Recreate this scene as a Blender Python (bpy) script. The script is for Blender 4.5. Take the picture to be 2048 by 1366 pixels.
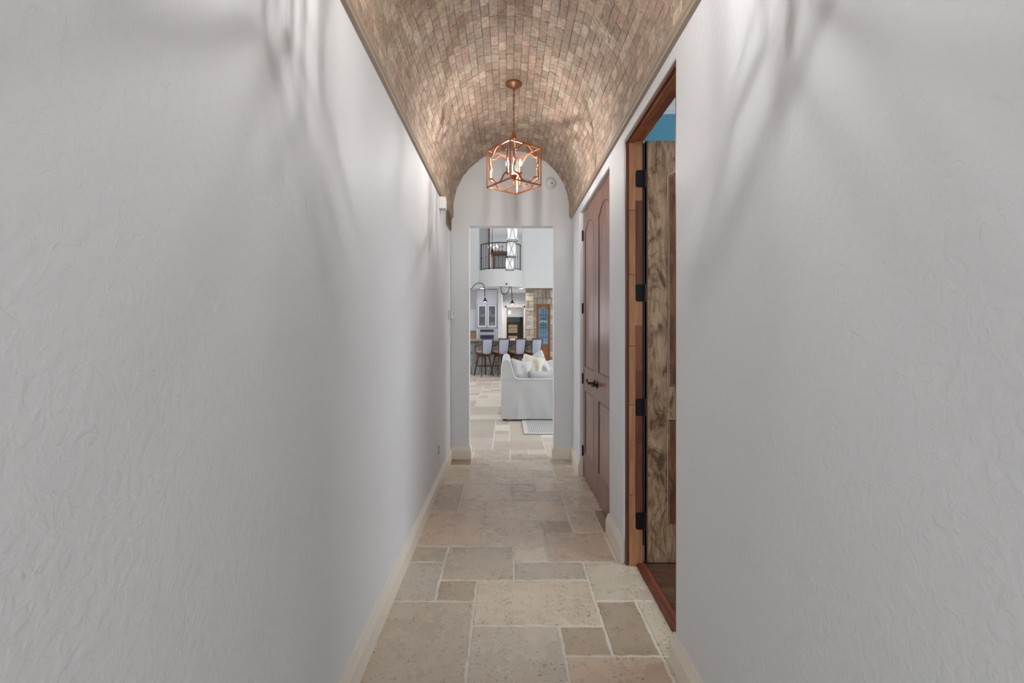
import bpy, bmesh, math, random
from mathutils import Vector, Matrix
random.seed(7)
PI = math.pi
SC = bpy.context.scene
COL = SC.collection
for o in list(bpy.data.objects):
    bpy.data.objects.remove(o)

# ------------------------------------------------------------------ camera, world, lights, exposure
cam = bpy.data.objects.new('camera', bpy.data.cameras.new('camera'))
COL.objects.link(cam)
cam.location = (0, 0, 1.4)
cam.rotation_euler = (PI/2, 0, 0)
cam.data.sensor_width = 36
cam.data.lens = 960/2048*36
cam.data.shift_x = 11/2048
cam.data.shift_y = -25/2048
cam.data.clip_start = .02
SC.camera = cam

BULB = 6500           # lantern bulb emission
world = bpy.data.worlds.new('world'); SC.world = world
world.use_nodes = True
wbg = world.node_tree.nodes['Background']
wbg.inputs['Color'].default_value = (.93, .97, 1, 1)
wbg.inputs['Strength'].default_value = 2.3

def area(name, loc, rot, sx, sy, power, col=(1, 1, 1), portal=False):
    l = bpy.data.lights.new(name, 'AREA'); l.shape = 'RECTANGLE'; l.size = sx; l.size_y = sy
    l.energy = power; l.color = col
    o = bpy.data.objects.new(name, l); COL.objects.link(o)
    o.location = loc; o.rotation_euler = rot
    if portal: l.cycles.is_portal = True
    return o
area('hall_end_portal', (.05, -1.5, 1.6), (PI/2, 0, 0), 1.3, 3.2, 1, portal=True)
area('great_room_daylight_east', (6.4, 7.2, 2.9), (0, PI/2, 0), 5.2, 3.2, 150, (.98, .99, 1))
area('great_room_daylight_far_east', (6.4, 15.5, 2.9), (0, PI/2, 0), 5.2, 3.0, 90, (.98, .99, 1))
area('great_room_fill_west', (-5.4, 11.0, 3.4), (0, -PI/2, 0), 4.6, 6, 110, (.98, .99, 1))  # added fill from an unseen left window, lights the rest of the room
area('kitchen_daylight', (-4.0, 22.0, 1.7), (0, -PI/2, 0), 2.0, 1.6, 50, (.97, .98, 1))
area('bedroom_daylight', (3.9, 1.7, 1.7), (0, PI/2, 0), 2.4, 2.8, 80, (.98, .99, 1))
area('gallery_daylight', (2.6, 25, 6.0), (0, PI/2, 0), 2.0, 3, 90, (1, .98, .95))

SC.view_settings.view_transform = 'Standard'
SC.view_settings.look = 'None'
SC.view_settings.gamma = 1
SC.view_settings.use_curve_mapping = False
SC.view_settings.exposure = 0.03
SC.cycles.max_bounces = 10
SC.cycles.diffuse_bounces = 6
SC.cycles.use_denoising = True
SC.cycles.sample_clamp_indirect = 6

# ------------------------------------------------------------------ materials
def srgb(r, g, b):
    f = lambda c: (c/255/12.92) if c/255 <= .04045 else ((c/255+.055)/1.055)**2.4
    return (f(r), f(g), f(b), 1)

def newmat(name):
    m = bpy.data.materials.new(name); m.use_nodes = True
    nt = m.node_tree; b = nt.nodes['Principled BSDF']
    return m, nt, b

def simple(name, col, rough=.5, metal=0, bump=0, bscale=80, emit=0, ecol=None):
    m, nt, b = newmat(name)
    b.inputs['Base Color'].default_value = col
    b.inputs['Roughness'].default_value = rough
    b.inputs['Metallic'].default_value = metal
    if emit:
        b.inputs['Emission Color'].default_value = ecol or col
        b.inputs['Emission Strength'].default_value = emit
    n = nt.nodes.new('ShaderNodeTexNoise'); n.inputs['Scale'].default_value = bscale
    n.inputs['Detail'].default_value = 4
    tc = nt.nodes.new('ShaderNodeTexCoord'); nt.links.new(tc.outputs['Object'], n.inputs['Vector'])
    if bump:
        bp = nt.nodes.new('ShaderNodeBump'); bp.inputs['Strength'].default_value = bump
        bp.inputs['Distance'].default_value = .004
        nt.links.new(n.outputs['Fac'], bp.inputs['Height']); nt.links.new(bp.outputs[0], b.inputs['Normal'])
    # faint tonal variation
    mx = nt.nodes.new('ShaderNodeMix'); mx.data_type = 'RGBA'
    mx.inputs['A'].default_value = tuple(c*.94 for c in col[:3])+(1,)
    mx.inputs['B'].default_value = tuple(min(1, c*1.05) for c in col[:3])+(1,)
    nt.links.new(n.outputs['Fac'], mx.inputs['Factor']); nt.links.new(mx.outputs['Result'], b.inputs['Base Color'])
    return m

def plaster(name, col, s1=70, strength=.16, rough=.42):
    m, nt, b = newmat(name)
    b.inputs['Base Color'].default_value = col
    b.inputs['Roughness'].default_value = rough
    b.inputs['Specular IOR Level'].default_value = .35
    g = nt.nodes.new('ShaderNodeNewGeometry')
    n = nt.nodes.new('ShaderNodeTexNoise'); n.inputs['Scale'].default_value = s1; n.inputs['Detail'].default_value = 3
    n.inputs['Roughness'].default_value = .55; n.inputs['Distortion'].default_value = .35
    nt.links.new(g.outputs['Position'], n.inputs['Vector'])
    r = nt.nodes.new('ShaderNodeMapRange'); r.interpolation_type = 'SMOOTHSTEP'
    r.inputs['From Min'].default_value = .38; r.inputs['From Max'].default_value = .66
    nt.links.new(n.outputs['Fac'], r.inputs['Value'])
    bp = nt.nodes.new('ShaderNodeBump'); bp.inputs['Strength'].default_value = strength
    bp.inputs['Distance'].default_value = .003
    nt.links.new(r.outputs[0], bp.inputs['Height']); nt.links.new(bp.outputs[0], b.inputs['Normal'])
    return m

def stone(name, scale=9, pits=.6, rough=.45, bump=.35, fine=60, contrast=.22, dist=.5):
    """travertine: base from the 'tint' attribute, clouded, veined and pitted"""
    m, nt, b = newmat(name)
    L = nt.links
    g = nt.nodes.new('ShaderNodeNewGeometry')
    at = nt.nodes.new('ShaderNodeAttribute'); at.attribute_name = 'tint'
    n1 = nt.nodes.new('ShaderNodeTexNoise'); n1.inputs['Scale'].default_value = scale; n1.inputs['Detail'].default_value = 8
    n1.inputs['Roughness'].default_value = .65; n1.inputs['Distortion'].default_value = dist
    off = nt.nodes.new('ShaderNodeVectorMath'); off.operation = 'MULTIPLY_ADD'
    off.inputs[1].default_value = (37, 53, 41)
    L.new(at.outputs['Color'], off.inputs[0]); L.new(g.outputs['Position'], off.inputs[2])
    L.new(off.outputs[0], n1.inputs['Vector'])
    r1 = nt.nodes.new('ShaderNodeMapRange'); r1.inputs['From Min'].default_value = .3; r1.inputs['From Max'].default_value = .7
    r1.inputs['To Min'].default_value = 1-contrast; r1.inputs['To Max'].default_value = 1+contrast*.8
    L.new(n1.outputs['Fac'], r1.inputs['Value'])
    mul = nt.nodes.new('ShaderNodeVectorMath'); mul.operation = 'SCALE'
    L.new(at.outputs['Color'], mul.inputs[0]); L.new(r1.outputs[0], mul.inputs['Scale'])
    # pits
    n2 = nt.nodes.new('ShaderNodeTexNoise'); n2.inputs['Scale'].default_value = fine; n2.inputs['Detail'].default_value = 3
    n2.inputs['Distortion'].default_value = .7
    L.new(off.outputs[0], n2.inputs['Vector'])
    n3 = nt.nodes.new('ShaderNodeTexNoise'); n3.inputs['Scale'].default_value = 5; n3.inputs['Detail'].default_value = 2
    L.new(off.outputs[0], n3.inputs['Vector'])
    r3 = nt.nodes.new('ShaderNodeMapRange'); r3.inputs['From Min'].default_value = .45; r3.inputs['From Max'].default_value = .62
    r3.inputs['To Min'].default_value = 0; r3.inputs['To Max'].default_value = .035
    L.new(n3.outputs['Fac'], r3.inputs['Value'])
    ad = nt.nodes.new('ShaderNodeMath'); ad.operation = 'SUBTRACT'
    L.new(n2.outputs['Fac'], ad.inputs[0]); L.new(r3.outputs[0], ad.inputs[1])
    r2 = nt.nodes.new('ShaderNodeMapRange'); r2.inputs['From Min'].default_value = .325; r2.inputs['From Max'].default_value = .365
    L.new(ad.outputs[0], r2.inputs['Value'])
    mx = nt.nodes.new('ShaderNodeMix'); mx.data_type = 'RGBA'; mx.inputs['A'].default_value = srgb(112, 96, 80)
    L.new(mul.outputs[0], mx.inputs['B'])
    pf = nt.nodes.new('ShaderNodeMapRange'); pf.inputs['To Min'].default_value = 1-pits
    L.new(r2.outputs[0], pf.inputs['Value']); L.new(pf.outputs[0], mx.inputs['Factor'])
    L.new(mx.outputs['Result'], b.inputs['Base Color'])
    rr = nt.nodes.new('ShaderNodeMapRange'); rr.inputs['To Min'].default_value = rough-.12; rr.inputs['To Max'].default_value = rough+.2
    L.new(n1.outputs['Fac'], rr.inputs['Value']); L.new(rr.outputs[0], b.inputs['Roughness'])
    h = nt.nodes.new('ShaderNodeMath'); h.operation = 'MULTIPLY_ADD'; h.inputs[1].default_value = .5
    L.new(n1.outputs['Fac'], h.inputs[0]); L.new(r2.outputs[0], h.inputs[2])
    bp = nt.nodes.new('ShaderNodeBump'); bp.inputs['Strength'].default_value = bump; bp.inputs['Distance'].default_value = .003
    L.new(h.outputs[0], bp.inputs['Height']); L.new(bp.outputs[0], b.inputs['Normal'])
    return m

def wood(name, dark, light, grain=(14, 14, 1.2), blotch=0, bcol=None, rough=.4, axis='Z', contrast=(.3, .7), spec=.5):
    m, nt, b = newmat(name)
    L = nt.links
    g = nt.nodes.new('ShaderNodeNewGeometry')
    oi = nt.nodes.new('ShaderNodeObjectInfo')
    mp = nt.nodes.new('ShaderNodeMapping')
    sc = {'Z': grain, 'X': (grain[2], grain[0], grain[1]), 'Y': (grain[0], grain[2], grain[1])}[axis]
    mp.inputs['Scale'].default_value = sc
    L.new(g.outputs['Position'], mp.inputs['Vector'])
    add = nt.nodes.new('ShaderNodeVectorMath'); add.operation = 'ADD'
    cmb = nt.nodes.new('ShaderNodeMath'); cmb.operation = 'MULTIPLY'; cmb.inputs[1].default_value = 30
    L.new(oi.outputs['Random'], cmb.inputs[0]); L.new(mp.outputs[0], add.inputs[0]); L.new(cmb.outputs[0], add.inputs[1])
    n = nt.nodes.new('ShaderNodeTexNoise'); n.inputs['Scale'].default_value = 1.6; n.inputs['Detail'].default_value = 7
    n.inputs['Roughness'].default_value = .62; n.inputs['Distortion'].default_value = 1.4
    L.new(add.outputs[0], n.inputs['Vector'])
    cr = nt.nodes.new('ShaderNodeValToRGB')
    cr.color_ramp.elements[0].position = contrast[0]; cr.color_ramp.elements[0].color = dark
    cr.color_ramp.elements[1].position = contrast[1]; cr.color_ramp.elements[1].color = light
    L.new(n.outputs['Fac'], cr.inputs[0])
    out = cr.outputs[0]
    if blotch:
        n2 = nt.nodes.new('ShaderNodeTexNoise'); n2.inputs['Scale'].default_value = 5; n2.inputs['Detail'].default_value = 10
        n2.inputs['Roughness'].default_value = .72; n2.inputs['Distortion'].default_value = 1.8
        mp2 = nt.nodes.new('ShaderNodeMapping'); mp2.inputs['Scale'].default_value = (1.4, 1.4, .7)
        L.new(g.outputs['Position'], mp2.inputs['Vector']); L.new(mp2.outputs[0], n2.inputs['Vector'])
        rr = nt.nodes.new('ShaderNodeMapRange'); rr.inputs['From Min'].default_value = .5; rr.inputs['From Max'].default_value = .62
        rr.inputs['To Max'].default_value = blotch
        L.new(n2.outputs['Fac'], rr.inputs['Value'])
        mx = nt.nodes.new('ShaderNodeMix'); mx.data_type = 'RGBA'; mx.inputs['B'].default_value = bcol
        L.new(out, mx.inputs['A']); L.new(rr.outputs[0], mx.inputs['Factor']); out = mx.outputs['Result']
    L.new(out, b.inputs['Base Color'])
    b.inputs['Roughness'].default_value = rough
    b.inputs['Specular IOR Level'].default_value = spec
    bp = nt.nodes.new('ShaderNodeBump'); bp.inputs['Strength'].default_value = .18; bp.inputs['Distance'].default_value = .002
    L.new(n.outputs['Fac'], bp.inputs['Height']); L.new(bp.outputs[0], b.inputs['Normal'])
    return m

def glass(name, col, rough=.03, trans=.9):
    m, nt, b = newmat(name)
    b.inputs['Base Color'].default_value = col; b.inputs['Roughness'].default_value = rough
    b.inputs['Transmission Weight'].default_value = trans; b.inputs['IOR'].default_value = 1.1
    return m

def emitter(name, col, s):
    m, nt, b = newmat(name)
    b.inputs['Base Color'].default_value = (1, 1, 1, 1)
    b.inputs['Emission Color'].default_value = col; b.inputs['Emission Strength'].default_value = s
    return m

M = {}
M['wall'] = plaster('wall_plaster', srgb(224, 227, 231), 46, .32, .56)
M['great_wall'] = plaster('great_room_plaster', srgb(222, 223, 225), 30, .15, .6)
M['white'] = simple('white_paint', srgb(232, 230, 226), .5)
M['base'] = simple('cream_trim_paint', srgb(232, 226, 214), .38)
M['plastic'] = simple('white_plastic', srgb(228, 228, 226), .35)
M['plastic_dark'] = simple('grey_plastic', srgb(120, 120, 122), .5)
M['teal'] = plaster('teal_plaster', srgb(104, 164, 186), 60, .35, .55)
M['grout'] = simple('floor_grout', srgb(226, 220, 208), .8, bump=.4, bscale=120)
M['joint'] = simple('vault_mortar', srgb(122, 106, 94), .9, bump=.4)
M['floor_tile'] = stone('travertine_floor', 4.5, .7, .24, .35, 85, .10, .25)
M['floor_tile'].node_tree.nodes['Principled BSDF'].inputs['Specular IOR Level'].default_value = .95
M['floor_far'] = stone('travertine_great_room', 5, .25, .34, .08, 60, .10, .2)
M['vault_tile'] = stone('travertine_vault', 30, .8, .62, .5, 80, .42)
M['cornice'] = simple('stone_cornice', srgb(164, 148, 132), .6, bump=.2)
M['rubble'] = stone('field_stone', 8, .4, .8, .6, 30, .3)
M['mortar'] = simple('stone_mortar', srgb(176, 164, 150), .9)
M['closet'] = wood('closet_alder', srgb(104, 66, 54), srgb(156, 114, 98), (10, 10, .9), .35, srgb(70, 40, 30), .3)
M['closet_shade'] = wood('closet_alder_shaded', srgb(64, 32, 24), srgb(96, 56, 44), (10, 10, .9), 0, None, .35)  # dark copy of the alder: shade painted onto the panel mouldings
M['worn_lit'] = simple('worn_highlit_edge', srgb(206, 192, 170), .5)  # worn edge with a highlight painted into the pale colour
M['closet_panel'] = wood('closet_alder_panel', srgb(116, 78, 66), srgb(164, 124, 110), (10, 10, .9), .2, srgb(80, 46, 34), .28)
M['rustic'] = wood('rustic_door_wood', srgb(124, 94, 66), srgb(180, 152, 122), (16, 16, 2.6), .9, srgb(84, 54, 34), .42, contrast=(.34, .6))
M['rustic_panel'] = wood('rustic_panel_wood', srgb(88, 48, 26), srgb(142, 100, 66), (14, 14, 1.6), .7, srgb(64, 36, 22), .4)
M['jamb_a'] = wood('jamb_alder_pale', srgb(148, 98, 62), srgb(182, 134, 96), (22, 22, 1.6), .2, srgb(110, 60, 36), .45)
M['jamb_b'] = wood('jamb_alder_red', srgb(112, 60, 42), srgb(148, 88, 62), (22, 22, 1.6), .2, srgb(90, 44, 28), .45)
M['jamb_c'] = wood('jamb_alder_dark', srgb(88, 46, 34), srgb(122, 74, 56), (22, 22, 1.6), 0, None, .4)
M['jamb_head'] = wood('head_jamb_alder', srgb(120, 62, 34), srgb(160, 96, 58), (22, 22, 1.6), .3, srgb(90, 44, 24), .45, 'Y')
M['thresh'] = wood('threshold_wood', srgb(98, 48, 34), srgb(142, 84, 64), (20, 20, 1.5), .3, srgb(70, 34, 24), .32, 'Y')
M['plank'] = wood('bedroom_planks', srgb(66, 42, 32), srgb(116, 84, 64), (16, 16, 1.4), .6, srgb(44, 28, 22), .35, 'X')
M['iron'] = simple('black_iron', srgb(34, 33, 36), .45, .6)
M['iron_blue'] = simple('navy_black_iron', srgb(36, 44, 56), .5, .4)
M['rubber'] = simple('black_rubber', srgb(16, 16, 20), .6)
M['copper'] = simple('antique_copper', srgb(168, 106, 72), .4, .85, bump=.05)
M['canopy'] = simple('brushed_bronze', srgb(150, 108, 78), .38, .8)
M['candle'] = simple('candle_sleeve', srgb(222, 200, 176), .5)
M['bulb'] = emitter('bulb_glow', (1, .955, .91, 1), BULB)
def bulb_glass():
    m, nt, b = newmat('lit_bulb_glass'); L = nt.links
    tr = nt.nodes.new('ShaderNodeBsdfTransparent'); em = nt.nodes.new('ShaderNodeEmission')
    em.inputs['Color'].default_value = (1, .93, .84, 1); em.inputs['Strength'].default_value = 10
    mx = nt.nodes.new('ShaderNodeMixShader'); mx.inputs[0].default_value = .3
    L.new(tr.outputs[0], mx.inputs[1]); L.new(em.outputs[0], mx.inputs[2]); L.new(mx.outputs[0], nt.nodes['Material Output'].inputs['Surface'])
    return m
M['bulb_glass'] = bulb_glass()
M['dim_bulb'] = emitter('small_bulb_glow', (1, .93, .84, 1), 9)
M['can_light'] = emitter('recessed_lamp', (1, .97, .92, 1), 7)
M['shade_glass'] = simple('lit_seeded_glass', srgb(236, 236, 234), .3, emit=.22, ecol=(1, .98, .95, 1))
M['linen'] = simple('white_linen', srgb(206, 206, 207), .9, bump=.5, bscale=300)
M['linen_cream'] = simple('cream_cotton', srgb(226, 219, 204), .9, bump=.5, bscale=200)
M['piping'] = simple('linen_piping', srgb(236, 232, 224), .9)
M['rug'] = simple('rug_border', srgb(214, 212, 208), .95, bump=.4)
M['stool_wood'] = wood('mahogany_stool', srgb(52, 26, 20), srgb(92, 48, 36), (24, 24, 3), 0, None, .3)
M['stool_fabric'] = simple('blue_grey_fabric', srgb(176, 182, 202), .8, bump=.3, bscale=200)
M['stool_seat'] = simple('tan_seat_cloth', srgb(168, 128, 112), .8)
M['cabinet'] = simple('pale_cabinet_paint', srgb(206, 208, 220), .4)
M['cab_inside'] = simple('cabinet_inside', srgb(150, 150, 156), .6)
M['cab_glass'] = glass('cabinet_glass', srgb(225, 228, 235))
M['steel'] = simple('brushed_steel', srgb(196, 194, 198), .3, .8)
M['oven_glass'] = simple('oven_glass', srgb(48, 58, 84), .12)
M['granite'] = simple('counter_stone', srgb(150, 140, 126), .25, bump=.1)
M['tan_tile'] = simple('tan_backsplash', srgb(206, 172, 130), .5)
M['creamware'] = simple('creamware', srgb(232, 220, 196), .5)
M['basket'] = simple('wicker', srgb(176, 140, 106), .8, bump=.6)
M['dark_wood'] = wood('near_black_wood', srgb(22, 18, 20), srgb(44, 36, 34), (20, 20, 2), 0, None, .4)
M['art'] = simple('tan_board', srgb(196, 174, 138), .7)
M['art_mark'] = simple('art_figures', srgb(92, 74, 62), .7)
M['art_red'] = simple('art_red_marks', srgb(160, 84, 66), .7)
M['wine_wood'] = wood('wine_door_alder', srgb(118, 62, 30), srgb(180, 116, 68), (18, 18, 1.6), .4, srgb(84, 42, 22), .4)
M['wine_glass'] = glass('wine_door_glass', srgb(178, 198, 212), .08, .85)
M['blue_room'] = simple('wine_room_blue', srgb(140, 172, 190), .6)
M['letter'] = simple('pale_glass_lettering', srgb(226, 226, 222), .5)
M['door_grey'] = simple('upstairs_grey', srgb(150, 150, 150), .6)
M['post_wood'] = wood('stained_post', srgb(96, 58, 42), srgb(140, 92, 70), (20, 20, 1.6), 0, None, .45)
M['island_base'] = wood('weathered_island_wood', srgb(96, 106, 106), srgb(170, 176, 170), (9, 9, 2.2), .55, srgb(70, 72, 66), .7)
M['vent_dark'] = simple('vent_dark', srgb(40, 32, 28), .7)
M['vent'] = simple('vent_bronze', srgb(140, 118, 98), .5, .2)

def rug_mat():
    m, nt, b = newmat('rug_herringbone'); L = nt.links
    g = nt.nodes.new('ShaderNodeNewGeometry')
    w = nt.nodes.new('ShaderNodeTexWave'); w.wave_type = 'BANDS'; w.bands_direction = 'DIAGONAL'
    w.inputs['Scale'].default_value = 14; w.inputs['Distortion'].default_value = .3
    w2 = nt.nodes.new('ShaderNodeTexChecker'); w2.inputs['Scale'].default_value = 52
    w2.inputs['Color1'].default_value = srgb(150, 150, 152); w2.inputs['Color2'].default_value = srgb(214, 212, 206)
    L.new(g.outputs['Position'], w.inputs['Vector'])
    mp = nt.nodes.new('ShaderNodeMapping'); mp.inputs['Rotation'].default_value = (0, 0, PI/4); mp.inputs['Scale'].default_value = (1, 1, .001)
    L.new(g.outputs['Position'], mp.inputs['Vector']); L.new(mp.outputs[0], w2.inputs['Vector'])
    L.new(w2.outputs['Color'], b.inputs['Base Color']); b.inputs['Roughness'].default_value = .95
    return m
M['rug_field'] = rug_mat()

# ------------------------------------------------------------------ mesh helpers
class MB:
    def __init__(self): self.v = []; self.f = []; self.t = []
    def add(self, vs, fs, tint=None):
        o = len(self.v)
        self.v += [tuple(p) for p in vs]; self.f += [tuple(i+o for i in f) for f in fs]
        self.t += [tint]*len(vs)
        return self
    def box(self, x0, x1, y0, y1, z0, z1, tint=None):
        vs = [(x, y, z) for z in (z0, z1) for y in (y0, y1) for x in (x0, x1)]
        fs = [(0, 2, 3, 1), (4, 5, 7, 6), (0, 1, 5, 4), (2, 6, 7, 3), (0, 4, 6, 2), (1, 3, 7, 5)]
        return self.add(vs, fs, tint)
    def tube(self, pts, r, n=8, closed=False, cap=True, r2=None):
        pts = [Vector(p) for p in pts]; k = len(pts); rings = []
        up = None
        for i, p in enumerate(pts):
            if closed: d = (pts[(i+1) % k]-pts[i-1])
            else: d = pts[min(i+1, k-1)]-pts[max(i-1, 0)]
            d.normalize()
            if up is None:
                up = Vector((0, 0, 1)) if abs(d.z) < .9 else Vector((1, 0, 0))
            a = d.cross(up).normalized(); up = a.cross(d).normalized()
            rr = r if r2 is None else r+(r2-r)*i/(k-1)
            rings.append([p+(a*math.cos(2*PI*j/n+PI/n)+up*math.sin(2*PI*j/n+PI/n))*rr for j in range(n)])
        vs = [q for R in rings for q in R]; fs = []
        m = k if closed else k-1
        for i in range(m):
            for j in range(n):
                a0 = i*n+j; a1 = i*n+(j+1) % n; b0 = ((i+1) % k)*n+j; b1 = ((i+1) % k)*n+(j+1) % n
                fs.append((a0, a1, b1, b0))
        if cap and not closed:
            fs.append(tuple(range(n))[::-1]); fs.append(tuple((k-1)*n+j for j in range(n)))
        return self.add(vs, fs)
    def bar(self, p, q, w, w2=None):          # square bar
        return self.tube([p, q], w*.7071, 4, r2=None if w2 is None else w2*.7071)
    def lathe(self, prof, c=(0, 0, 0), n=24, axis='z'):
        vs = []; fs = []
        for r, h in prof:
            for j in range(n):
                a = 2*PI*j/n
                p = (r*math.cos(a), r*math.sin(a), h)
                if axis == 'y': p = (p[0], h, p[1])
                if axis == 'x': p = (h, p[0], p[1])
                vs.append((p[0]+c[0], p[1]+c[1], p[2]+c[2]))
        for i in range(len(prof)-1):
            for j in range(n):
                fs.append((i*n+j, i*n+(j+1) % n, (i+1)*n+(j+1) % n, (i+1)*n+j))
        fs.append(tuple(range(n))[::-1]); fs.append(tuple((len(prof)-1)*n+j for j in range(n)))
        return self.add(vs, fs)
    def prism(self, poly, a0, a1, axis='y'):  # 2D polygon extruded along axis
        def P(u, v, w):
            return {'y': (u, w, v), 'x': (w, u, v), 'z': (u, v, w)}[axis]
        n = len(poly)
        vs = [P(u, v, a0) for u, v in poly]+[P(u, v, a1) for u, v in poly]
        fs = [tuple(range(n)), tuple(range(n, 2*n))[::-1]]+[(i, i+n, (i+1) % n+n, (i+1) % n) for i in range(n)]
        return self.add(vs, fs)
    def xf(self, mat):
        self.v = [tuple(mat @ Vector(p)) for p in self.v]; return self
    def mesh(self, name, mat, smooth=False):
        me = bpy.data.meshes.new(name); me.from_pydata(self.v, [], self.f)
        bm = bmesh.new(); bm.from_mesh(me); bmesh.ops.recalc_face_normals(bm, faces=bm.faces); bm.to_mesh(me); bm.free()
        if any(t is not None for t in self.t):
            at = me.color_attributes.new('tint', 'FLOAT_COLOR', 'POINT')
            for i, t in enumerate(self.t): at.data[i].color = (t or (.5, .5, .5, 1))
        if mat is not None: me.materials.append(mat)
        if smooth:
            for p in me.polygons: p.use_smooth = True
        return me
    def build(self, name, mat, parent=None, smooth=False, bevel=0, seg=2, angle=None):
        o = bpy.data.objects.new(name, self.mesh(name, mat, smooth)); COL.objects.link(o)
        if parent is not None: o.parent = parent
        if bevel:
            b = o.modifiers.new('bevel', 'BEVEL'); b.width = bevel; b.segments = seg; b.limit_method = 'ANGLE'
            b.angle_limit = math.radians(angle or 40)
        return o

def tag(o, label=None, cat=None, group=None, kind=None):
    if label: o['label'] = label
    if cat: o['category'] = cat
    if group: o['group'] = group
    if kind: o['kind'] = kind
    return o
def empty(name, loc=(0, 0, 0), rz=0):
    o = bpy.data.objects.new(name, None); COL.objects.link(o); o.location = loc; o.rotation_euler = (0, 0, rz)
    o.empty_display_size = .1
    return o
def thing(name, label, cat, loc=(0, 0, 0), rz=0, group=None):
    return tag(empty(name, loc, rz), label, cat, group)
def struct(o, label, cat): return tag(o, label, cat, kind='structure')
def copy_tree(o, parent=None):
    c = o.copy(); COL.objects.link(c); c.parent = parent
    for ch in list(o.children): copy_tree(ch, c)
    return c

# geometry constants (metres); camera at the origin, hall runs along +Y
XL, XR = -.60, .703
YB = 5.17                    # end wall
HALL0 = -1.5
MOD = .207
GX, GY = -.163, 2.263        # tile grid

# ------------------------------------------------------------------ floor
TINTS = [srgb(190, 176, 160), srgb(184, 172, 158), srgb(178, 168, 156), srgb(194, 182, 168), srgb(186, 168, 152),
         srgb(172, 160, 146), srgb(198, 186, 172), srgb(180, 164, 148)]
TINTS_FAR = [srgb(190, 180, 168), srgb(180, 172, 162), srgb(196, 186, 176), srgb(186, 170, 162), srgb(168, 160, 150),
             srgb(202, 194, 182), srgb(192, 176, 160), srgb(176, 162, 154)]
DARK = srgb(160, 146, 130); DARK2 = srgb(170, 159, 147); BROWN = srgb(142, 118, 98); PALE = srgb(188, 180, 167)
fl = MB().box(-7, 7.5, -6, 31, -.2, -.0032).build('floor', M['grout'])
struct(fl, 'travertine tile floor running down the hall into the great room', 'floor')
occ = {}
tiles = []
def put(c0, c1, k0, k1, tint=None):    # inclusive columns c (0 = first column right of the j=-2 line), rows k0..k1-1
    for c in range(c0, c1+1):
        for k in range(k0, k1): occ[(c, k)] = 1
    tiles.append((c0, c1, k0, k1, tint))
put(0, 1, -2, 1, DARK2); put(2, 3, -3, 0); put(4, 4, -1, 0+1-1, DARK); put(4, 5, -3, -1, TINTS[4])
put(5, 5, -1, 1, DARK); put(6, 6, -1, 1, PALE)
put(2, 4, 0, 2, TINTS[0]); put(1, 1, 1, 2, DARK); put(0, 0, 1, 3, srgb(176, 168, 158)); put(0, 0, 3, 4, DARK2)
put(1, 2, 2, 4, TINTS[5]); put(3, 3, 3, 4, TINTS[3]); put(3, 4, 2, 3, DARK2); put(5, 6, 1, 3, PALE)
put(4, 5, 3, 5, TINTS[4]); put(4, 4, 5, 6, DARK); put(2, 3, 4, 6, TINTS[0]); put(0, 1, 4, 7, TINTS[4])
put(2, 4, 6, 8, TINTS[0]); put(5, 5, 5, 7, TINTS[0]); put(6, 6, 5, 7, BROWN); put(5, 6, 7, 9, TINTS[0])
put(3, 4, 8, 9, TINTS[2]); put(3, 3, 9, 10, TINTS[2]); put(1, 2, 8, 10, TINTS[3]); put(0, 0, 7, 10, TINTS[5])
put(1, 1, 7, 8, TINTS[0]); put(4, 5, 9, 11, TINTS[3]); put(2, 3, 10, 12, TINTS[3]); put(4, 4, 11, 12, TINTS[2])
put(2, 4, 12, 14, TINTS[3]); put(0, 1, 10, 13, TINTS[0]); put(1, 1, 13, 14, TINTS[0]); put(0, 0, 13, 14, BROWN)  # brown corner tile: shadow under the baseboard painted into its tint
put(5, 6, 11, 13, TINTS[0]); put(5, 6, 13, 14, TINTS[5]); put(1, 2, 14, 16, TINTS[2]); put(3, 3, 15, 16, PALE)
put(3, 4, 14, 15, TINTS[5]); put(5, 6, 14, 17, TINTS[0]); put(6, 6, 3, 5, TINTS[4]); put(6, 6, 9, 11, TINTS[4])
KMAX = 100
for k in range(-22, KMAX):
    hall = GY+k*MOD < YB+.1
    for c in range(-30 if not hall else 0, 34 if not hall else 7):
        if (c, k) in occ: continue
        opts = [(3, 2), (2, 3), (2, 2), (2, 2), (2, 1), (1, 2), (1, 1), (3, 2)]
        random.shuffle(opts)
        for w, h in opts+[(1, 1)]:
            if all((c+i, k+j) not in occ for i in range(w) for j in range(h)) and (not hall or c+w <= 7):
                put(c, c+w-1, k, k+h, random.choice(TINTS if hall else TINTS_FAR)); break
def tile_mesh(mb, x0, x1, y0, y1, tint, step, jit, gap, tz=0):
    g = gap/2
    x0 += g; x1 -= g; y0 += g; y1 -= g
    pts = []
    def run(ax, ay, bx, by, nx, ny):
        L = math.hypot(bx-ax, by-ay); n = max(1, int(L/step))
        for i in range(n):
            t = i/n; j = random.uniform(-jit, jit)
            pts.append((ax+(bx-ax)*t+nx*j, ay+(by-ay)*t+ny*j))
    run(x0, y0, x1, y0, 0, 1); run(x1, y0, x1, y1, 1, 0); run(x1, y1, x0, y1, 0, 1); run(x0, y1, x0, y0, 1, 0)
    n = len(pts); cx = (x0+x1)/2; cy = (y0+y1)/2
    ins = .0035
    vs = [(x, y, -.0100) for x, y in pts]+[(x, y, -.003+tz) for x, y in pts]+[(x+(ins if x < cx else -ins), y+(ins if y < cy else -ins), tz) for x, y in pts]
    fs = [(i, (i+1) % n, (i+1) % n+n, i+n) for i in range(n)]+[(i+n, (i+1) % n+n, (i+1) % n+2*n, i+2*n) for i in range(n)]+[tuple(range(2*n, 3*n))]
    mb.add(vs, fs, tint)
rest = MB(); nind = 0
near = []
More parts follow.
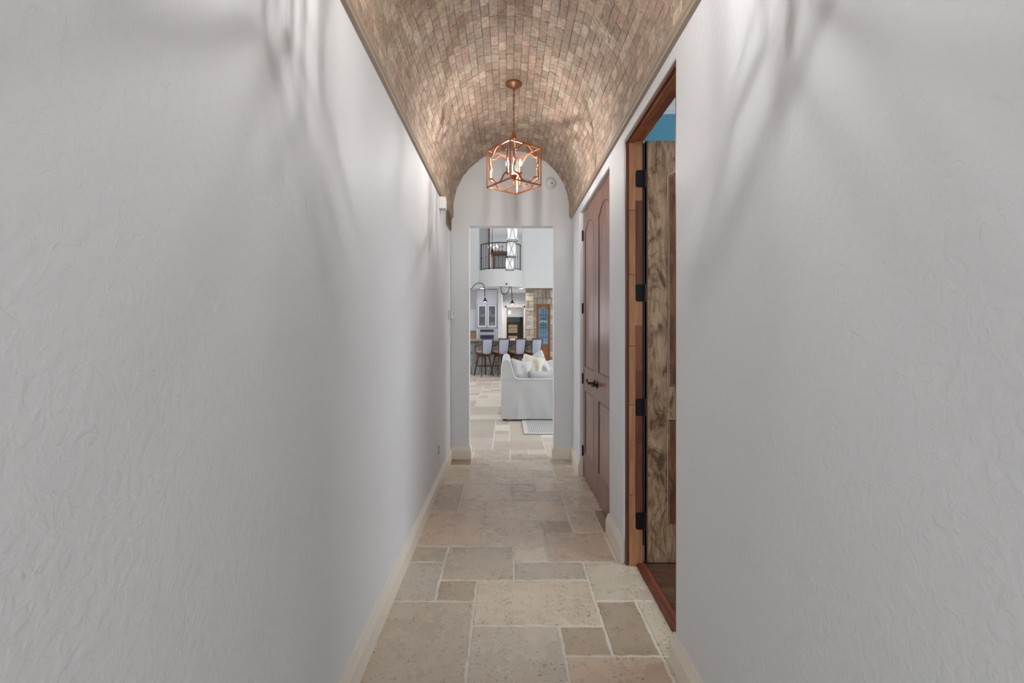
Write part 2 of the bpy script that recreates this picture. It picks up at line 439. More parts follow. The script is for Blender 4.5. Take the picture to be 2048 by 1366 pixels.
for (c0, c1, k0, k1, tint) in tiles:
    x0 = GX+(c0-2)*MOD; x1 = GX+(c1-1)*MOD; y0 = GY+k0*MOD; y1 = GY+k1*MOD
    if y0 > 30: continue
    hall = y1 < YB+.35
    if hall:
        if c0 == 0: x0 -= .03
        if c1 >= 6: x1 = .775
        if c1 == 5 and (6, k0) not in occ: x1 = .70
    tint = tint or random.choice(TINTS)
    j = random.uniform(.97, 1.04); tint = (tint[0]*j*1.36, tint[1]*j*1.35, tint[2]*j*1.29, 1)
    cy = (y0+y1)/2; cx = (x0+x1)/2
    vis = y1 > 1.85 and (x1 > -.085*y1-.05 or hall) and (x0 < .105*y1+.05 or hall) and y0 < 14.9
    near.append((0 if vis else 1, cy, (x0, x1, y0, y1, tint, hall)))
near.sort(key=lambda a: (a[0], a[1]))
for flag, cy, (x0, x1, y0, y1, tint, hall) in near:
    if flag == 0 and nind < 300:
        mb = MB(); tile_mesh(mb, x0, x1, y0, y1, tint, .03 if cy < 3.6 else (.1 if cy < 5.3 else 1), .0036 if cy < 5.3 else 0, .0115 if cy < 5.3 else .017, random.uniform(-.0008, 0))
        mb.build('floor_tile', M['floor_tile' if cy < 5.4 else 'floor_far'], fl); nind += 1
    else:
        tile_mesh(rest, x0, x1, y0, y1, tint, 2, 0, .010)
tag(rest.build('floor_tiles_beyond', M['floor_far'], fl), kind='stuff')

# ------------------------------------------------------------------ hall walls
WT = 3.45
w = MB().box(XL-.15, XL, HALL0, YB, 0, WT).build('wall_left', M['wall'])
struct(w, 'long white textured plaster wall on the left of the hall', 'wall')
DN, DF = 2.0, 2.87           # bedroom opening near / far edge
CN, CF = 3.29, 4.60          # closet opening
HB, HC = 2.53, 2.515
poly = [(HALL0, 0), (DN, 0), (DN, HB), (DF, HB), (DF, 0), (CN, 0), (CN, HC), (CF, HC), (CF, 0), (YB, 0), (YB, WT), (HALL0, WT)]
w = MB().prism(poly, XR, .83, 'x').build('wall_right', M['wall'], bevel=.014, seg=4)
struct(w, 'white textured plaster wall with the bedroom and closet openings', 'wall')
OL, OR, OT = -.40, .509, 2.509
poly = [(-5.2, 0), (OL, 0), (OL, OT), (OR, OT), (OR, 0), (6.2, 0), (6.2, 8.2), (-5.2, 8.2)]
w = MB().prism(poly, YB, YB+.13, 'y').build('wall_end', M['wall'], bevel=.01, seg=3)
struct(w, 'white end wall under the vault with a tall cased opening', 'wall')

# baseboards
BP = [(0, 0), (.020, 0), (.020, .092), (.016, .098), (.016, .104), (.012, .112), (.006, .135), (0, .135)]
def baseboard(name, p0, p1, nrm, label, ends=(0, 0)):
    p0 = Vector(p0); p1 = Vector(p1); nrm = Vector(nrm); d = (p1-p0).normalized()
    vs = []
    for p, e in ((p0, ends[0]), (p1, -ends[1])):
        for a, h in BP:
            q = p+nrm*a+d*(a*e); vs.append((q.x, q.y, h))
    n = len(BP)
    fs = [(i, (i+1) % n, (i+1) % n+n, i+n) for i in range(n)]+[tuple(range(n)), tuple(range(n, 2*n))[::-1]]
    o = MB().add(vs, fs).build(name, M['base'])
    return struct(o, label, 'baseboard')
baseboard('baseboard_left', (XL, HALL0, 0), (XL, YB, 0), (1, 0, 0), 'long cream baseboard along the foot of the left wall', (0, 1))
baseboard('baseboard_right', (XR, HALL0, 0), (XR, DN, 0), (-1, 0, 0), 'cream baseboard in the near corner, ending at the bedroom threshold', (0, -1))
baseboard('baseboard_right_return', (XR, DN, 0), (XR+.06, DN, 0), (0, 1, 0), 'cream baseboard return into the bedroom opening, near side', (-1, 0))
baseboard('baseboard_middle', (XR, DF, 0), (XR, CN, 0), (-1, 0, 0), 'short cream baseboard between the bedroom and closet doors', (0, -1))
baseboard('baseboard_middle_return', (XR, CN, 0), (XR+.028, CN, 0), (0, 1, 0), 'tiny cream baseboard return beside the near closet hinge', (-1, 0))
baseboard('baseboard_far', (XR, CF, 0), (XR, YB, 0), (-1, 0, 0), 'short cream baseboard beyond the closet doors', (-1, 1))
baseboard('baseboard_far_return', (XR, CF, 0), (XR+.028, CF, 0), (0, -1, 0), 'tiny cream baseboard return beside the far closet hinge', (-1, 0))
baseboard('baseboard_end_left', (XL, YB, 0), (OL, YB, 0), (0, -1, 0), 'cream baseboard block on the end wall left of the opening', (1, -1))
baseboard('baseboard_end_right', (OR, YB, 0), (XR, YB, 0), (0, -1, 0), 'cream baseboard block on the end wall right of the opening', (-1, 1))
baseboard('baseboard_jamb_left', (OL, YB, 0), (OL, YB+.13, 0), (1, 0, 0), 'cream baseboard wrapping the left side of the cased opening', (-1, 0))
baseboard('baseboard_jamb_right', (OR, YB, 0), (OR, YB+.13, 0), (-1, 0, 0), 'cream baseboard wrapping the right side of the cased opening', (-1, 0))

# ------------------------------------------------------------------ barrel vault
XC, RV, ZC, ZS = (XL+XR)/2, .622, 2.695, 2.62
sec_in = [(XC-.634, ZS-.01)]+[(XC+.634*math.cos(a), ZC+.634*math.sin(a)) for a in [PI-PI*i/48 for i in range(49)]]+[(XC+.634, ZS-.01)]
sec_out = [(XR+.02, ZS-.01), (XR+.02, WT+.05), (XL-.02, WT+.05), (XL-.02, ZS-.01)]
vs = []; fs = []
n = len(sec_in)
for y in (HALL0, YB):
    vs += [(x, y, z) for x, z in sec_in]
    vs += [(XC+(.70)*(x-XC)/.634, y, ZS-.01 if i in (0, n-1) else ZC+(z-ZC)*.70/.634) for i, (x, z) in enumerate(sec_in)]
T2 = 2*n
for i in range(n-1):
    fs += [(i, i+1, T2+i+1, T2+i), (n+i, n+i+1, T2+n+i+1, T2+n+i), (i, i+1, n+i+1, n+i), (T2+i, T2+i+1, T2+n+i+1, T2+n+i)]
fs += [(0, n, T2+n, T2), (n-1, 2*n-1, T2+2*n-1, T2+n-1)]
ceil = MB().add(vs, fs).build('ceiling', M['joint'], smooth=False)
struct(ceil, 'barrel vaulted ceiling lined with small tumbled travertine tiles', 'ceiling')
VT = [srgb(182, 158, 138), srgb(170, 146, 128), srgb(190, 168, 150), srgb(176, 148, 132), srgb(160, 138, 120), srgb(186, 160, 146),
      srgb(172, 154, 138), srgb(166, 140, 124), srgb(180, 150, 132), srgb(194, 174, 154), srgb(176, 156, 140)]
VT = [(min(1, c[0]*1.06), min(1, c[1]*1.13), min(1, c[2]*1.14), 1) for c in VT]
LV = ZC-ZS
LT = 2*LV+PI*RV
SW = LT/40
def vpos(s):
    if s < LV: return Vector((XC-RV, 0, ZS+s)), Vector((0, 0, 1)), Vector((1, 0, 0))
    if s > LT-LV: return Vector((XC+RV, 0, ZC-(s-(LT-LV)))), Vector((0, 0, -1)), Vector((-1, 0, 0))
    a = PI-(s-LV)/RV
    return Vector((XC+RV*math.cos(a), 0, ZC+RV*math.sin(a))), Vector((math.sin(a), 0, -math.cos(a))), Vector((-math.cos(a), 0, -math.sin(a)))
def vt_box(hw, hl):
    j = lambda a=.0009: random.uniform(-a, a)
    vs = []
    for z, ins in ((-.013, 0), (-.0014, 0), (0, .0013)):
        for sx, sy in ((-1, -1), (1, -1), (1, 1), (-1, 1)):
            vs.append((sx*(hw-ins)+j(), sy*(hl-ins)+j(), z+(j(.0008) if z == 0 else 0)))
    fs = [(0, 1, 5, 4), (1, 2, 6, 5), (2, 3, 7, 6), (3, 0, 4, 7), (4, 5, 9, 8), (5, 6, 10, 9), (6, 7, 11, 10), (7, 4, 8, 11), (8, 9, 10, 11)]
    return vs, fs
variants = {}
for ti, t in enumerate(VT):
    for q in range(3):
        vs, fs = vt_box(SW/2-random.choice((.0002, .0006, .0012)), .0505)
        variants[(ti, q)] = (vs, fs, t)
vmesh = {}
vt = []
for i in range(40):
    y = HALL0+random.uniform(0, .1)-.1
    while y < YB:
        L = .1016
        c = y+L/2
        sc_ = 1.0
        if c+L/2 > YB: sc_ = (YB-y)/L
        if sc_ > .3 and y > HALL0-.02:
            vt.append((i, y+L*sc_/2, sc_))
        y += L
proj = []
for (i, y, sc_) in vt:
    p, u, nn = vpos((i+.5)*SW)
    if y < .3: proj.append((0, i, y, sc_)); continue
    px = 1013+960*p.x/y; py = 658-960*(p.z-1.4)/y
    cosf = abs((Vector((0, 0, 1.4))-Vector((p.x, y, p.z))).normalized().dot(nn))
    dist2 = p.x**2+y*y+(p.z-1.4)**2
    proj.append((cosf/dist2 if py > 2 and sc_ == 1 else 0, i, y, sc_))
proj.sort(reverse=True)
big = MB()
for idx, (ar, i, y, sc_) in enumerate(proj):
    p, u, nn = vpos((i+.5)*SW)
    key = (random.randrange(len(VT)), random.randrange(3))
    if random.random() < .3: key = (4 if random.random() < .5 else 7, key[1])
    pr = random.uniform(-.0008, .0012)
    mt = Matrix((( u.x, 0, nn.x, p.x+nn.x*pr), (0, sc_, 0, y), (u.z, 0, nn.z, p.z+nn.z*pr), (0, 0, 0, 1)))
    if idx < 300:
        if key not in vmesh:
            b_ = MB(); b_.add(variants[key][0], variants[key][1], variants[key][2]); vmesh[key] = b_.mesh('vault_tile', M['vault_tile'])
        o = bpy.data.objects.new('vault_tile', vmesh[key]); COL.objects.link(o); o.parent = ceil
        o.matrix_world = mt
        o.matrix_local = mt
    else:
        vs, fs, t = variants[key]
        big.add([tuple(mt @ Vector(q)) for q in vs], fs, t)
tag(big.build('vault_tiles_further', M['vault_tile'], ceil), kind='stuff')
# cornice strips at the springing
for name, x, s, side in (('trim_1', XL, 1, 'left'), ('trim_2', XR, -1, 'right')):
    prof = [(x, 2.585), (x+s*.018, 2.588), (x+s*.022, 2.594), (x+s*.022, 2.600), (x+s*.028, 2.604), (x+s*.030, 2.612), (x+s*.030, ZS+.002), (x, ZS+.002)]
    o = MB().prism(prof, HALL0, YB, 'y').build(name, M['cornice'])
    struct(o, 'thin stone ledge along the %s foot of the vault' % side, 'trim')

# ------------------------------------------------------------------ bedroom doorway
JF = DF-.022                 # face of hinge jamb
jamb = MB().box(XR+.008, .812, JF, DF, 0, HB-.016).build('trim_3', M['jamb_b'])
struct(jamb, 'stained alder jamb and head lining the bedroom doorway', 'door frame')
MB().box(XR+.008, .812, DN, DF, HB-.016, HB).build('head_jamb', M['jamb_head'], jamb)
MB().box(XR+.008, .812, DN, DN+.02, 0, HB-.016).build('strike_jamb', M['jamb_b'], jamb)
MB().box(XR+.005, XR+.018, JF-.004, DF, 0, HB-.016).build('edge_strip', M['jamb_c'], jamb)
MB().box(XR+.005, XR+.018, DN+.02, DF, HB-.024, HB-.004).build('edge_strip', M['jamb_c'], jamb)
zz = [0, .42, .95, 1.3, 1.72, 2.1, HB-.028]
for i in range(6):
    MB().box(.7245, .7605, JF-.014, JF-.0005, zz[i]+.001, zz[i+1]-.001).build('stop_plank', M['jamb_a'], jamb, bevel=.002)
zz = [0, .28, .72, 1.15, 1.42, 1.62, 2.16, HB-.017]
mm = ['jamb_a', 'jamb_c', 'jamb_c', 'jamb_b', 'jamb_a', 'jamb_c', 'jamb_a']
for i in range(7):
    MB().box(.762, .806, JF-.003, JF+.001, zz[i]+.0008, zz[i+1]-.0008).build('jamb_plank', M[mm[i]], jamb)
for y0, y1, m_ in ((DN+.02, 2.25, 'jamb_head'), (2.25, 2.55, 'jamb_c'), (2.55, JF-.014, 'jamb_head')):
    MB().box(.7245, .7605, y0+.001, y1-.001, HB-.030, HB-.0165).build('head_stop', M['jamb_head'], jamb, bevel=.002)
    MB().box(.762, .806, y0+.001, y1-.001, HB-.019, HB-.0155).build('head_plank', M[m_], jamb)
MB().tube([(.8125, JF-.002, .12), (.8125, JF-.002, HB-.03)], .005, 8).build('weather_strip', M['rubber'], jamb)
HZ = [2.29, 1.614, .937, .263]
def hinge_plate(mb, x0, x1, y, z0, z1, r=.014):     # plate in XZ plane with two rounded left corners
    pts = [(x1, z0), (x1, z1)]
    for a in range(5): t = PI/2+a*PI/8; pts.append((x0+r+r*math.cos(t), z1-r+r*math.sin(t)))
    for a in range(5): t = PI+a*PI/8; pts.append((x0+r+r*math.cos(t), z0+r+r*math.sin(t)))
    mb.prism(pts, y-.003, y, 'y')
for z in HZ:
    mb = MB(); hinge_plate(mb, .7655, .812, JF-.003, z-.051, z+.051); h = mb.build('hinge', M['iron'], jamb)
    MB().tube([(.819, JF-.010, z-.052), (.819, JF-.010, z+.052)], .0065, 10).build('knuckle', M['iron'], h)
    s_ = MB()
    for dx, dz in ((.02, .03), (.012, .0), (.02, -.03)):
        s_.lathe([(.0035, -.001), (.0035, .001)], (.7655+dx, JF-.0065, z+dz), 8, 'y')
    s_.build('screws', M['rubber'], h)

def arch_pts(x0, x1, z0, zs, zc, n=14):
    """closed polygon: rectangle with segmental arch top"""
    wd = x1-x0; rise = zc-zs
    pts = [(x0, z0), (x1, z0), (x1, zs)]
    if rise > 0:
        for i in range(1, n):
            t = i/n
            pts.append((x1-wd*t, zs+rise*math.sin(PI*t)**.8))
    pts.append((x0, zs))
    return pts
def leaf(name, W, H, T, st, z_lo, z_mid0, z_mid1, zs, zc, mat, pmat, parent=None):
    """door leaf, local x 0..W, z 0..H, front at y=0"""
    mb = MB()
    mb.box(0, st, 0, T, 0, H).box(W-st, W, 0, T, 0, H)
    mb.box(st, W-st, 0, T, 0, z_lo).box(st, W-st, 0, T, z_mid0, z_mid1)
    up = arch_pts(st, W-st, z_mid1, zs, zc)[2:]
    top = [(W-st, H)]+up+[(st, H)]
    # top rail with arched underside, as quads
    k = len(up)
    vs = []
    for (x, z) in up: vs += [(x, 0, z), (x, T, z), (x, 0, H), (x, T, H)]
    fs = []
    for i in range(k-1):
        a = i*4; b = a+4
        fs += [(a, b, b+2, a+2), (a+1, b+1, b+3, a+3), (a, b, b+1, a+1), (a+2, b+2, b+3, a+3)]
    mb.add(vs, fs)
    mb.box(st-.01, W-st+.01, T*.35, T*.65, z_lo-.01, zc+.01)
    fr = mb.build(name, mat, parent)
    for poly in (arch_pts(st, W-st, z_lo, z_mid0, z_mid0), arch_pts(st, W-st, z_mid1, zs, zc)):
        me = bpy.data.meshes.new('panel'); bm = bmesh.new()
        vs = [bm.verts.new((x, T*.36, z)) for x, z in poly]
        f = bm.faces.new(vs)
        bm.normal_update()
        if f.normal.y > 0: f.normal_flip()
        bmesh.ops.inset_region(bm, faces=[f], thickness=.020, depth=-.0)
        bmesh.ops.inset_region(bm, faces=[f], thickness=.004, depth=.004)
        bmesh.ops.inset_region(bm, faces=[f], thickness=.030, depth=.006)
        bm.to_mesh(me); bm.free(); me.materials.append(pmat)
        o = bpy.data.objects.new('panel', me); COL.objects.link(o); o.parent = fr
        # sticking (moulding) around the panel
        n_ = len(poly); rail = MB()
        c = Vector((W/2, 0, (poly[0][1]+max(z for _, z in poly))/2))
        vs = []
        for i, (x, z) in enumerate(poly):
            p = Vector((x, 0, z)); a = Vector((poly[i-1][0], 0, poly[i-1][1])); b = Vector((poly[(i+1) % n_][0], 0, poly[(i+1) % n_][1]))
            e1 = (p-a).normalized(); e2 = (b-p).normalized()
            n1 = Vector((-e1.z, 0, e1.x)); n2 = Vector((-e2.z, 0, e2.x)); nn = (n1+n2).normalized()
            kx = 1/max(.5, nn.dot(n1))
            for off, y in ((0, -.001), (.005, -.002), (.013, .004), (.021, T*.36)):
                q = p+nn*off*kx; vs.append((q.x, y, q.z))
        fs = []
        for i in range(n_):
            j = (i+1) % n_
            for m_ in range(3): fs.append((i*4+m_, j*4+m_, j*4+m_+1, i*4+m_+1))
        rail.add(vs, fs).build('moulding', M['closet_shade'] if mat == M['closet'] else pmat, fr)
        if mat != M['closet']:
            MB().tube([(x, -.001, z) for x, z in poly], .0022, 5, closed=True).build('worn_lit_edge', M['worn_lit'], fr)
    return fr
d1 = leaf('door_1', .80, 2.50, .044, .125, .215, .85, 1.04, 2.29, 2.37, M['rustic'], M['rustic_panel'])
d1.location = (.829, JF-.004, .016)
struct(d1, 'rustic knotty alder bedroom door standing open, dark hinges on its edge', 'door')
MB().box(0, .008, -.0012, .0445, 0, 2.5).build('door_edge', M['jamb_c'], d1)
MB().box(.01, .79, .012, .034, -.014, 0).build('door_sweep', M['rubber'], d1)
kb = MB().lathe([(.028, 0), (.028, -.006), (.012, -.008), (.010, -.04), (.026, -.05), (.028, -.065), (.014, -.075)], (.735, 0, .94), 16, 'y')
kb.build('knob', M['iron'], d1, smooth=False)

# threshold strip
pts = [(.768, -.008), (.768, .002), (.776, .010), (.788, .015), (.805, .016), (.818, .013), (.826, .008), (.826, -.008)]
o = MB().prism(pts, DN+.02, JF-.004, 'y').build('trim_4', M['thresh'])
struct(o, 'rounded reddish wood threshold strip at the bedroom doorway', 'threshold')

# bedroom shell
fb = MB().box(.826, 4.0, -1.4, 3.5, -.012, .0).build('floor_bedroom', M['dark_wood'])
struct(fb, 'dark hand scraped plank floor of the bedroom', 'floor')
y = 3.49
pk = MB(); first = 0
while y > 1.3:
    wd = .131
    x = .827
    while x < 3.9:
        L = random.uniform(.6, 1.1)
        MB().box(x+.001, min(x+L, 3.98)-.001, y-wd+.0015, y-.0015, 0, .008+random.uniform(0, .001)).build('plank', M['plank'], fb, bevel=.002, seg=1)
        x += L
    y -= wd
w = MB().box(.83, 4.0, 3.5, 3.6, 0, 3.2).build('wall_bedroom', M['teal'])
struct(w, 'teal painted plaster wall inside the bedroom', 'wall')
w = MB().box(.8305, .836, DF+.004, 3.5, 0, 3.06).build('wall_bedroom_side', M['teal'])
struct(w, 'teal painted return wall behind the bedroom door hinge side', 'wall')
w = MB().box(4.0, 4.1, -1.4, 3.6, 0, 3.2).build('wall_bedroom_outer', M['teal'])
struct(w, 'teal wall on the far side of the bedroom', 'wall')
w = MB().box(.83, 4.1, -1.5, -1.4, 0, 3.2).build('wall_bedroom_near', M['teal'])
struct(w, 'teal wall at the near end of the bedroom', 'wall')
w = MB().box(.83, 4.1, -1.5, 3.6, 3.05, 3.2).build('ceiling_bedroom', M['white'])
struct(w, 'white bedroom ceiling', 'ceiling')
cp = [(3.5, 2.965), (3.49, 2.965), (3.485, 2.975), (3.47, 2.985), (3.455, 3.01), (3.435, 3.03), (3.43, 3.05), (3.5, 3.05)]
o = MB().prism(cp, .836, 4.0, 'x').build('trim_5', M['white'])
struct(o, 'white crown moulding over the teal bedroom wall', 'crown moulding')
o = MB().box(.836, .85, DF+.02, 3.5, 0, .13).build('baseboard_bedroom', M['base'])
struct(o, 'white bedroom baseboard end behind the open door', 'baseboard')

# ------------------------------------------------------------------ closet doors
def closet(name, y_far, W, hinge_far, label):
    fr = leaf(name, W, 2.49, .040, .105, .225, .815, 1.03, 2.27, 2.36, M['closet'], M['closet_panel'])
    fr.rotation_euler = (0, 0, -PI/2)       # local +x -> -Y, local -y (front) -> -X
    fr.location = (.735, y_far, .012)
    struct(fr, label, 'door')
    for z in (2.28, 1.585, .915, .225):
        x = -.002 if hinge_far else W+.002
        h = MB().tube([(x, -.006, z-.05), (x, -.006, z+.05)], .0075, 10).build('hinge', M['iron'], fr)
        MB().box(x-.014, x+.014, -.0025, .0, z-.048, z+.048).build('hinge_leaf', M['iron'], h)
    return fr
WL = (CF-CN)/2-.004
dA = closet('door_2', CF-.001, WL, True, 'far leaf of the arched panel alder closet doors')
dB = closet('door_3', CN+.001+WL, WL, False, 'near leaf of the arched panel alder closet doors')
for fr, hx, sgn in ((dA, WL-.055, -1), (dB, .055, 1)):
    r = MB().lathe([(.030, 0), (.030, -.004), (.024, -.009), (.012, -.012), (.011, -.045), (.013, -.052)], (hx, 0, .935), 18, 'y').build('handle', M['iron'], fr, smooth=True)
    MB().tube([(hx, -.046, .935), (hx+sgn*.02, -.050, .936), (hx+sgn*.06, -.050, .932), (hx+sgn*.10, -.048, .940), (hx+sgn*.112, -.047, .950), (hx+sgn*.104, -.047, .957)], .0095, 8, r2=.006).build('lever', M['iron'], r, smooth=True)
o = MB().box(.735+.042, .80, CN, CF, 0, HC).build('wall_closet', M['white'])
struct(o, 'closet interior backing behind the closed doors', 'wall')

# ------------------------------------------------------------------ lantern pendant
LX, LY = .057, 3.75
LZ0, LZ1 = 2.514, 2.800
lan = thing('lantern_pendant', 'copper cube lantern with quatrefoil sides and candle bulbs hanging from the vault', 'pendant light', (LX, LY, LZ0))
V = lambda x, y, z: Vector((x-LX, y-LY, z-LZ0))
cor = [(-.146+.0, 3.79), (.026, 3.53+.0), (.26, 3.727), (.083+.005, 3.97)]
# idealised square through those corners
ang = math.radians(-8.0); hd = .212
cor = [(LX+hd*math.cos(ang+PI+i*PI/2), LY+hd*math.sin(ang+PI+i*PI/2)) for i in range(4)]
B = .0100
fr = MB()
for i in range(4):
    a = cor[i]; b = cor[(i+1) % 4]
    for z in (LZ0, LZ1): fr.bar(V(a[0], a[1], z), V(b[0], b[1], z), B)
    fr.bar(V(a[0], a[1], LZ0-B/2), V(a[0], a[1], LZ1+B/2), B)
fr.build('frame', M['copper'], lan)
HUBZ = 2.885
st = MB()
for i in range(4):
    a = cor[i]; st.bar(V(LX+(a[0]-LX)*.06, LY+(a[1]-LY)*.06, HUBZ), V(a[0], a[1], LZ1), .006)
st.build('top_strap', M['copper'], lan)
q = [(0, 1), (.14, .985), (.28, .90), (.40, .76), (.50, .67), (.62, .62), (.77, .60), (.77, .30), (.76, .14), (.69, 0)]
full = q+[(u, -v) for u, v in q[-2::-1]]+[(-u, -v) for u, v in q[1:]]+[(-u, v) for u, v in q[-2:0:-1]]
for i in range(4):
    a = Vector(cor[i]); b = Vector(cor[(i+1) % 4]); c = (a+b)/2; h = (b-a)/2
    zc = (LZ0+LZ1)/2; hh = (LZ1-LZ0)/2
    pts = [V(c.x+h.x*u, c.y+h.y*u, zc+hh*v*.985) for u, v in full]
    MB().tube(pts, .0062, 6, closed=True).build('quatrefoil', M['copper'], lan)
MB().lathe([(.008, HUBZ-LZ0-.012), (.024, HUBZ-LZ0-.008), (.026, HUBZ-LZ0+.004), (.018, HUBZ-LZ0+.02), (.020, HUBZ-LZ0+.03), (.010, HUBZ-LZ0+.04), (.004, HUBZ-LZ0+.045)]).build('hub', M['copper'], lan, smooth=True)
CZ = 2.60
MB().tube([V(LX, LY, HUBZ), V(LX, LY, CZ)], .005, 8).build('stem', M['copper'], lan)
bowl = MB().lathe([(.003, -.042), (.007, -.036), (.004, -.030), (.016, -.022), (.026, -.008), (.028, 0), (.020, .010), (.008, .018)], (0, 0, CZ-LZ0)).build('candle_bowl', M['copper'], lan, smooth=True)
for k in range(3):
    a = PI/2+k*2*PI/3
    dx, dy = .058*math.cos(a), .058*math.sin(a)
    p = lambda f, z: Vector((dx*f, dy*f, z-LZ0))
    ar = MB().tube([p(.3, CZ-.002), p(.6, CZ-.014), p(.85, CZ-.012), p(1, CZ+.004)], .0035, 8).build('arm', M['copper'], lan)
    MB().lathe([(.004, 0), (.014, .004), (.016, .010), (.006, .008)], (dx, dy, CZ-LZ0), 14).build('drip_cup', M['copper'], ar)
    cd = MB().lathe([(.0095, 0), (.0095, .052)], (dx, dy, CZ-LZ0+.008), 12).build('candle', M['candle'], lan)
    MB().lathe([(.006, 0), (.0125, .012), (.0135, .022), (.009, .040), (.003, .056)], (dx, dy, CZ-LZ0+.060), 12).build('bulb', M['bulb_glass'], cd, smooth=True)
    MB().lathe([(.002, .080), (.0035, .084), (.0035, .098), (.002, .102)], (dx, dy, CZ-LZ0), 6).build('filament', M['bulb'], cd)
CT = ZC+RV-.002
MB().lathe([(.006, -.034), (.010, -.030), (.030, -.026), (.038, -.020), (.058, -.014), (.066, -.006), (.066, 0)], (0, 0, CT-LZ0), 32).build('canopy', M['canopy'], lan, smooth=True)
z0 = HUBZ+.040-LZ0; z1 = CT-LZ0-.030; nl = 15; st_ = (z1-z0)/nl
lm = []
for w_ in range(2):
    pts = []
    for k in range(12):
        t = 2*PI*k/12; r_ = .0062*math.cos(t); zz_ = (st_/2+.004)*math.sin(t)
        pts.append((r_, 0, zz_) if w_ == 0 else (0, r_, zz_))
    lm.append(MB().tube(pts, .0018, 5, closed=True).mesh('chain_link', M['canopy']))
for k in range(nl):
    o = bpy.data.objects.new('chain_link', lm[k % 2]); COL.objects.link(o); o.parent = lan; o.location = (0, 0, z0+(k+.5)*st_)
MB().tube([(.003, 0, z0), (.003, 0, z1)], .0014, 5).build('cord', M['canopy'], lan)

lan2 = copy_tree(lan)      # the next lantern of the row, above the camera; it throws the cage shadows on the near walls
lan2['label'] = 'copper cube lantern just above and out of the picture, nearest the camera end'
lan2.location = (LX, 1.22, LZ0)

# ------------------------------------------------------------------ small wall fittings
t = thing('door_chime', 'small white louvred chime box high on the left wall under the ledge', 'chime box', (XL, 4.30, 2.47))
MB().box(0, .060, -.045, .045, 0, .105).build('cover', M['plastic'], t, bevel=.004)
for k in range(9):
    MB().box(.008, .052, -.0475, -.044, .018+k*.0092, .0225+k*.0092).build('louvre', M['plastic'], t)
t = thing('air_vent', 'tan metal return vent with dark pierced grille high on the left wall', 'vent', (XL, 4.93, 2.44))
MB().box(0, .014, -.17, .17, 0, .143).build('vent_frame', M['vent'], t, bevel=.003)
MB().box(.0142, .016, -.155, .155, .012, .132).build('grille', M['vent_dark'], t)
g_ = MB()
for k in range(13):
    for j in range(5):
        g_.tube([(.0175, -.14+k*.0233+.008*math.cos(a_), .024+j*.024+.008*math.sin(a_)) for a_ in [i*PI/3 for i in range(6)]], .0022, 4, closed=True)
g_.build('scrollwork', M['vent'], t)
t = thing('thermostat', 'white thermostat on the left wall beside the end wall corner', 'thermostat', (XL, 5.0, 1.50))
MB().box(0, .020, -.05, .05, 0, .095).build('back_plate', M['plastic'], t, bevel=.006)
MB().box(.020, .046, -.042, .042, .003, .092).build('cover', M['plastic'], t, bevel=.008)
MB().box(.0455, .0475, -.025, .015, .05, .078).build('display', M['plastic_dark'], t)
t = thing('switch_plate', 'white light switch plate directly under the thermostat', 'switch plate', (XL, 5.08, 1.29))
MB().box(0, .006, -.038, .038, 0, .118).build('plate', M['plastic'], t, bevel=.003)
MB().box(.006, .010, -.016, .016, .026, .092).build('rocker', M['plastic'], t, bevel=.002)
t = thing('outlet_plate', 'white electrical outlet plate low on the left wall above the baseboard', 'outlet', (XL, 4.21, .28))
MB().box(0, .006, -.038, .038, 0, .118).build('plate', M['plastic'], t, bevel=.003)
MB().box(.006, .009, -.017, .017, .022, .054).build('socket', M['plastic_dark'], t, bevel=.002)
MB().box(.006, .009, -.017, .017, .064, .096).build('socket', M['plastic_dark'], t, bevel=.002)
for x, z, lb in ((.474, 2.967, 'round white smoke detector on the end wall right of the lantern'), (.205, 2.955, 'round white smoke detector on the end wall seen through the lantern')):
    t = thing('smoke_detector', lb, 'smoke detector', (x, YB, z))
    MB().lathe([(.066, 0), (.066, -.010), (.058, -.026), (.040, -.034), (.001, -.036)], (0, 0, 0), 32, 'y').build('housing', M['plastic'], t, smooth=True)
    MB().tube([(.045*math.cos(k*PI/12), -.031, .045*math.sin(k*PI/12)) for k in range(24)], .0022, 5, closed=True).build('vent_ring', M['plastic_dark'], t)
    MB().lathe([(.010, -.034), (.010, -.040), (.004, -.041)], (.012, 0, -.008), 12, 'y').build('test_button', M['plastic_dark'], t)

